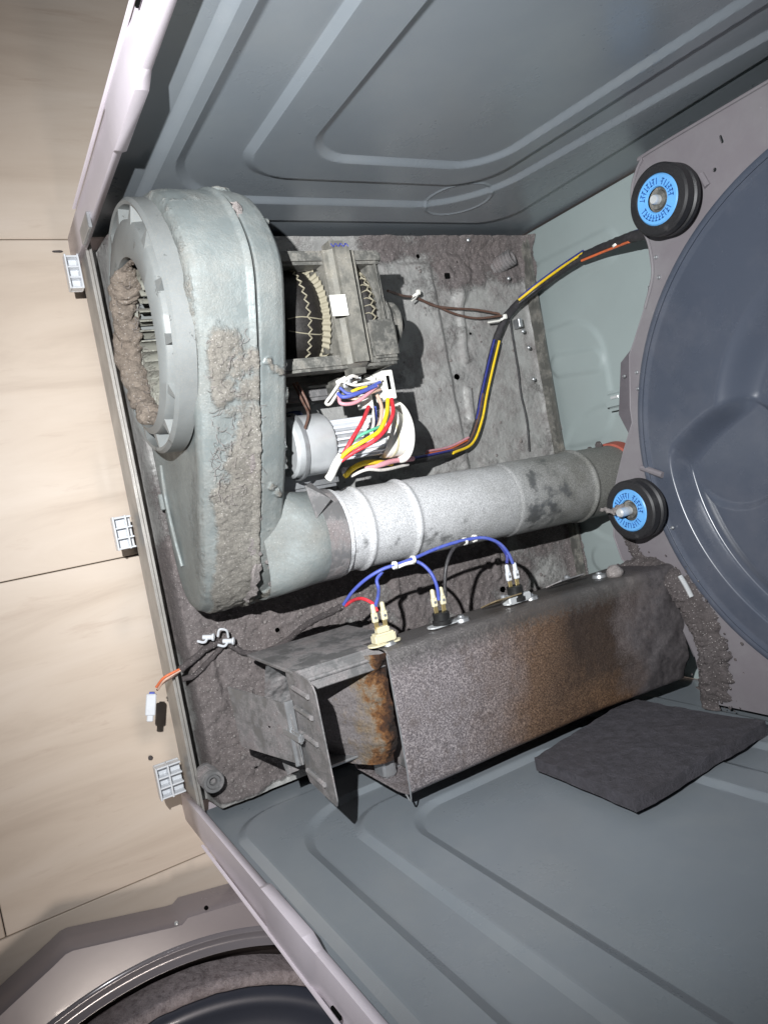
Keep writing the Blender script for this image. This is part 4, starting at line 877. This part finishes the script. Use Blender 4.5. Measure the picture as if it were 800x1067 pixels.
# ------------------------------------------------------------------ drum rollers
def roller(px, py, yf, lab, lint=False):
    c = at(px, py, y=yf); t = thing('drum_roller', lab, 'roller', c, 'drum support rollers'); c = Vector(c); ax = (0, 1, 0)
    V, F = lathe(c, ax, [(.0255, .001), (.0265, -.0005), (.0345, .0), (.0365, .002), (.0365, .011), (.035, .012), (.0335, .013), (.0335, .0145), (.035, .0155), (.0365, .0165), (.0365, .022), (.034, .024), (.012, .024)], 72); fixnorm(obj('tyre', V, F, m_black, t))
    V, F = lathe(c, ax, [(.0125, .0012), (.0135, -.0008), (.0245, -.0008), (.0258, .0005), (.0258, .004)], 60); fa = fixnorm(obj('blue_face', V, F, m_blue, t))
    V, F = lathe(c, ax, [(.013, .004), (.010, .0035), (.0095, .001), (.0, .001)], 32); hb = fixnorm(obj('hub', V, F, m_castd, t))
    V, F = lathe(c, ax, [(0, -.006), (.0042, -.006), (.005, -.004), (.005, .006)], 20); obj('axle', V, F, m_silver, hb)
    V, F = lathe(c, ax, [(.008, .028), (.008, .062)], 20); obj('axle', V, F, m_galv, hb)
    ps_ = []; r0 = random.Random(px)
    for k in range(30):
        if k in (7, 8, 17, 24, 25): continue
        a = 2 * math.pi * k / 30; Mx = Matrix.Translation(c) @ Matrix.Rotation(a, 4, 'Y')
        r_ = .0185; g = r0.randint(0, 3)
        ps_.append(box((r_ - .0035, -.0013, -.0004), (r_ + .003, -.0007, .0005), 0, 1, Mx))
        if g > 0: ps_.append(box((r_ - .0035 if g == 1 else r_ + .002, -.0013, -.0016), (r_ - .0026 if g == 1 else r_ + .003, -.0007, .0016), 0, 1, Mx))
        if g > 1: ps_.append(box((r_ - .001, -.0013, .0006), (r_ + .0, -.0007, .002), 0, 1, Mx))
    V, F = merge(*ps_); obj('printed_marks', V, F, m_bluemark, fa, smooth=None)
    return t, c
roller(684, 208, .512, 'black rubber roller with a blue face near the upper corner of the bulkhead')
t2, c2 = roller(655, 532, .512, 'black rubber roller with a blue face and a lint string on its axle')
tuft([c2 + Vector((0, -.004, .0)), c2 + Vector((-.004, -.008, -.012)), c2 + Vector((-.004, -.012, -.024)), c2 + Vector((-.006, -.012, -.034))], .0045, t2, m_lint, 33, 'lint_string')
V, F = lathe(c2, (0, -1, 0), [(.0055, 0), (.0055, .016), (.004, .018), (0, .018)], 16); obj('axle_stub', V, F, m_silver, t2)
# ------------------------------------------------------------------ lint clinging round the heater end
ps_ = []; R2 = random.Random(4)
def scatter(pts, n, r0, r1, spread, sq=(1, .5, 1)):
    S = smooth_path(pts, 10)
    for k in range(n):
        p = R2.choice(S) + Vector((R2.gauss(0, spread), R2.gauss(0, spread * .25), R2.gauss(0, spread))); ps_.append(blob(p, R2.uniform(r0, r1), .5, 90, 2 if r1 < .006 else 3, R2.randint(0, 99), sq))
yy = yb - .003
def skirt(pts, w0, hgt, seed, nu=260, nv=40):
    S = smooth_path([Vector(p) for p in pts], 40); Sx = np.array([p[:] for p in S]); m = len(Sx)
    def fn(u, v):
        k = u * (m - 1); i = np.clip(k.astype(int), 0, m - 2); f = (k - i)[:, None]; P = Sx[i] * (1 - f) + Sx[i + 1] * f; T_ = Sx[i + 1] - Sx[i]; T_ /= np.linalg.norm(T_, axis=1)[:, None]
        side = np.stack([-T_[:, 2], T_[:, 1] * 0, T_[:, 0]], 1); q = v * 2 - 1; rag = .6 + .8 * fbm(np.stack([u * 26, np.sign(q) * 3, q * 0], 1), 1, 3, seed)
        Q = P + side * (q * w0 * rag)[:, None]; e = np.clip(1 - q * q, 0, 1) ** .6 * (.25 + .75 * np.sin(np.pi * np.clip(u, .02, .98)) ** .4)
        Q[:, 1] -= e * hgt * (.25 + .7 * fbm(Q, 60, 5, seed + 3, .65) + .5 * fbm(Q, 320, 3, seed + 5, .7)) - .0015; return Q
    return grid(fn, nu, nv)
for i_, (pts_, w0, hg) in enumerate((([at(645, 596, y=.53), at(668, 590, y=yy), at(698, 600, y=yy), at(722, 636, y=yy), at(738, 680, y=yy), at(738, 736, y=yy)], .012, .022), ([at(705, 606, y=yy), at(730, 645, y=yy), at(745, 690, y=yy), at(741, 725, y=yy)], .019, .009), ([at(652, 558, y=yy), at(662, 578, y=yy), at(676, 592, y=yy)], .008, .004))):
    V, F = skirt(pts_, w0, hg, 7 + i_ * 5); ps_.append((V.tolist(), F.tolist()))
scatter([at(700, 600, y=yy), at(733, 640, y=yy), at(752, 690, y=yy), at(742, 735, y=yy)], 150, .0007, .0018, .012, (1, .4, 1))
scatter([at(655, 560, y=yy), at(665, 580, y=yy), at(690, 590, y=yy)], 40, .0007, .0018, .006, (1, .4, 1))
scatter([at(612, 470, y=.60), at(640, 480, y=.60), at(640, 500, y=.60)], 14, .003, .007, .004)
V, F = merge(*ps_); tag(obj('lint_crust', V, F, m_dlint, None, smooth=70), 'crust of dark lint sealing the heater duct against the bulkhead plate', 'lint', kind='stuff')
V, F = tube([at(708, 600, y=yy - .006), at(714, 610, y=yy - .006), at(720, 622, y=yy - .006)], .003, 8); o = obj('foil_strip', V, F, m_silver, he)
p = at(640, 596, z=.222); V, F = blob(p, .009, .4, 90, 3, 5); obj('lint_knob', V, F, m_lint, he, smooth=70)
# loose lint flakes over the pan and blower
ps_ = []
for k in range(420):
    x = R2.uniform(.02, .64); y = R2.uniform(.03, .6)
    if k < 300: x = R2.uniform(.3, .65); y = R2.uniform(.03, .3)
    h, _ = base_h(np.array([x]), np.array([y])); ps_.append(blob((x, y, h[0] + .0005), R2.uniform(.001, .0028), .6, 200, 1, k, (1, 1, .6)))
for k in range(520):
    if k < 170: x = R2.uniform(.2, .40); y = R2.uniform(.03, .075); q = np.argmin(np.hypot(BOP[:, 0] - x, BOP[:, 1] - .3)); p0 = Vector((BOP[q, 0], y, BOP[q, 1] + .003))
    elif k < 230: a = R2.uniform(-2.9, -.3); p0 = Vector((RC.x + .012 + .068 * math.cos(a), R2.uniform(.0, .02), RC.z + .068 * math.sin(a)))
    else:
        x = R2.uniform(.02, .64); y = R2.uniform(.02, .6)
        if k < 440: x = R2.uniform(.33, .65); y = R2.uniform(.02, .32)
        h, _ = base_h(np.array([x]), np.array([y])); p0 = Vector((x, y, h[0] + .0008))
    a = R2.uniform(0, 6.28); pts = [p0]; L_ = R2.uniform(.002, .0045)
    for q in range(3): a += R2.uniform(-1.2, 1.2); pts.append(pts[-1] + Vector((math.cos(a) * L_, math.sin(a) * L_, R2.uniform(-.0006, .0016))))
    ps_.append(tube(pts, .00022, 3, 2, cap=False))
V, F = merge(*ps_); tag(obj('lint_flakes', V, F, m_lint, None, smooth=70), 'loose lint flakes and fibres scattered over the floor pan', 'lint', kind='stuff')

# ------------------------------------------------------------------ removed front panel on the floor
ZP = -.05; pcx, pcy = 1.20, -.083
fp = thing('drum_front_panel', 'removed grey drum front panel with a round opening lying on the tiles beside the cabinet', 'panel', (pcx, pcy, FZ))
m_pan = plain('mauve_grey_gloss_plastic', lin(136, 128, 130), .25, 0, .05, 10, .03, coat=.3)
m_pan2 = plain('blue_grey_gloss_ring', lin(124, 120, 124), .2, .1, .05, 10, .02, coat=.3)
outl = [(.84, -.33), (.812, -.245), (.783, -.180), (.776, -.166), (.7755, -.158), (.801, -.048), (.802, -.040), (.797, -.032), (.812, .06), (.83, .16), (.90, .30), (1.0, .38), (1.2, .41), (1.5, .36), (1.6, .1), (1.6, -.3), (1.4, -.5), (1.0, -.5)]
V, F = sheet(outl, [circ(pcx, pcy, .374, 140)], -.004, lambda a, b, h: (a, b, ZP + h)); pp = fixnorm(obj('panel_plate', V, F, m_pan, fp, smooth=20))
V = []; n = len(outl)
oc = np.array(outl); ocn = oc + (np.array([[pcx, pcy]]) - oc) * -.010
for (a, b), (c, d) in zip(oc, ocn): V += [(a, b, ZP), (c, d, ZP - .006), (c, d, FZ + .001)]
F = [(i * 3 + k, ((i + 1) % n) * 3 + k, ((i + 1) % n) * 3 + k + 1, i * 3 + k + 1) for i in range(n) for k in (0, 1)]; fixnorm(obj('panel_skirt', V, F, m_pan, fp, smooth=50))
V, F = lathe((pcx, pcy, ZP), (0, 0, 1), [(.378, .0), (.375, .0035), (.372, .003), (.367, -.004), (.358, -.006), (.3545, -.003), (.352, -.003), (.350, -.008), (.350, -.05)], 240); fixnorm(obj('opening_ring', V, F, m_pan2, fp, smooth=60))
V, F = lathe((pcx, pcy, FZ), (0, 0, 1), [(.352, .001), (.30, .001)], 160); obj('gap_shade', V, F, plain('dark_gap_shade', lin(40, 32, 30), .8), fp)  # dark ring laid in the gap as its painted shade
def felt(u, v):
    a = u * 2 * math.pi; r = .324 - .020 * v; z = ZP - .004 + .008 * np.sin(v * math.pi) ** .6; z = np.where(v < .04, FZ + .01, z)
    P = np.stack([pcx + r * np.cos(a), pcy + r * np.sin(a), z], 1); P[:, 2] += .004 * (fbm(P, 60, 4, 2) - .5); return P
P, F = grid(felt, 900, 16, wrap=True); fixnorm(obj('felt_seal', P, F, linty('worn_felt', lin(176, 166, 168), lin(186, 176, 178), .9, 0, .3, .5, attr=False, bmp=1.0, lint2=lin(92, 80, 80)), fp, smooth=60))
V, F = lathe((pcx, pcy, ZP - .014), (0, 0, 1), [(.304, 0), (.300, .004), (.285, .010), (.272, .0), (.25, -.008), (0, -.008)], 200); fixnorm(obj('inner_drum', V, F, plain('dark_slate_gloss', lin(62, 66, 78), .3, .2, .06, 10, .02, coat=.2), fp, smooth=60))
for px, py in ((215, 946), (184, 962)):
    p = at(px, py, z=ZP); screw((p[0], p[1], ZP), (0, 0, 1), .0025, fp, m_hole if px > 200 else m_silver)
# every thing and part is in place
for o in list(C.objects):
    if o.type == 'EMPTY' and not o.children: bpy.data.objects.remove(o)
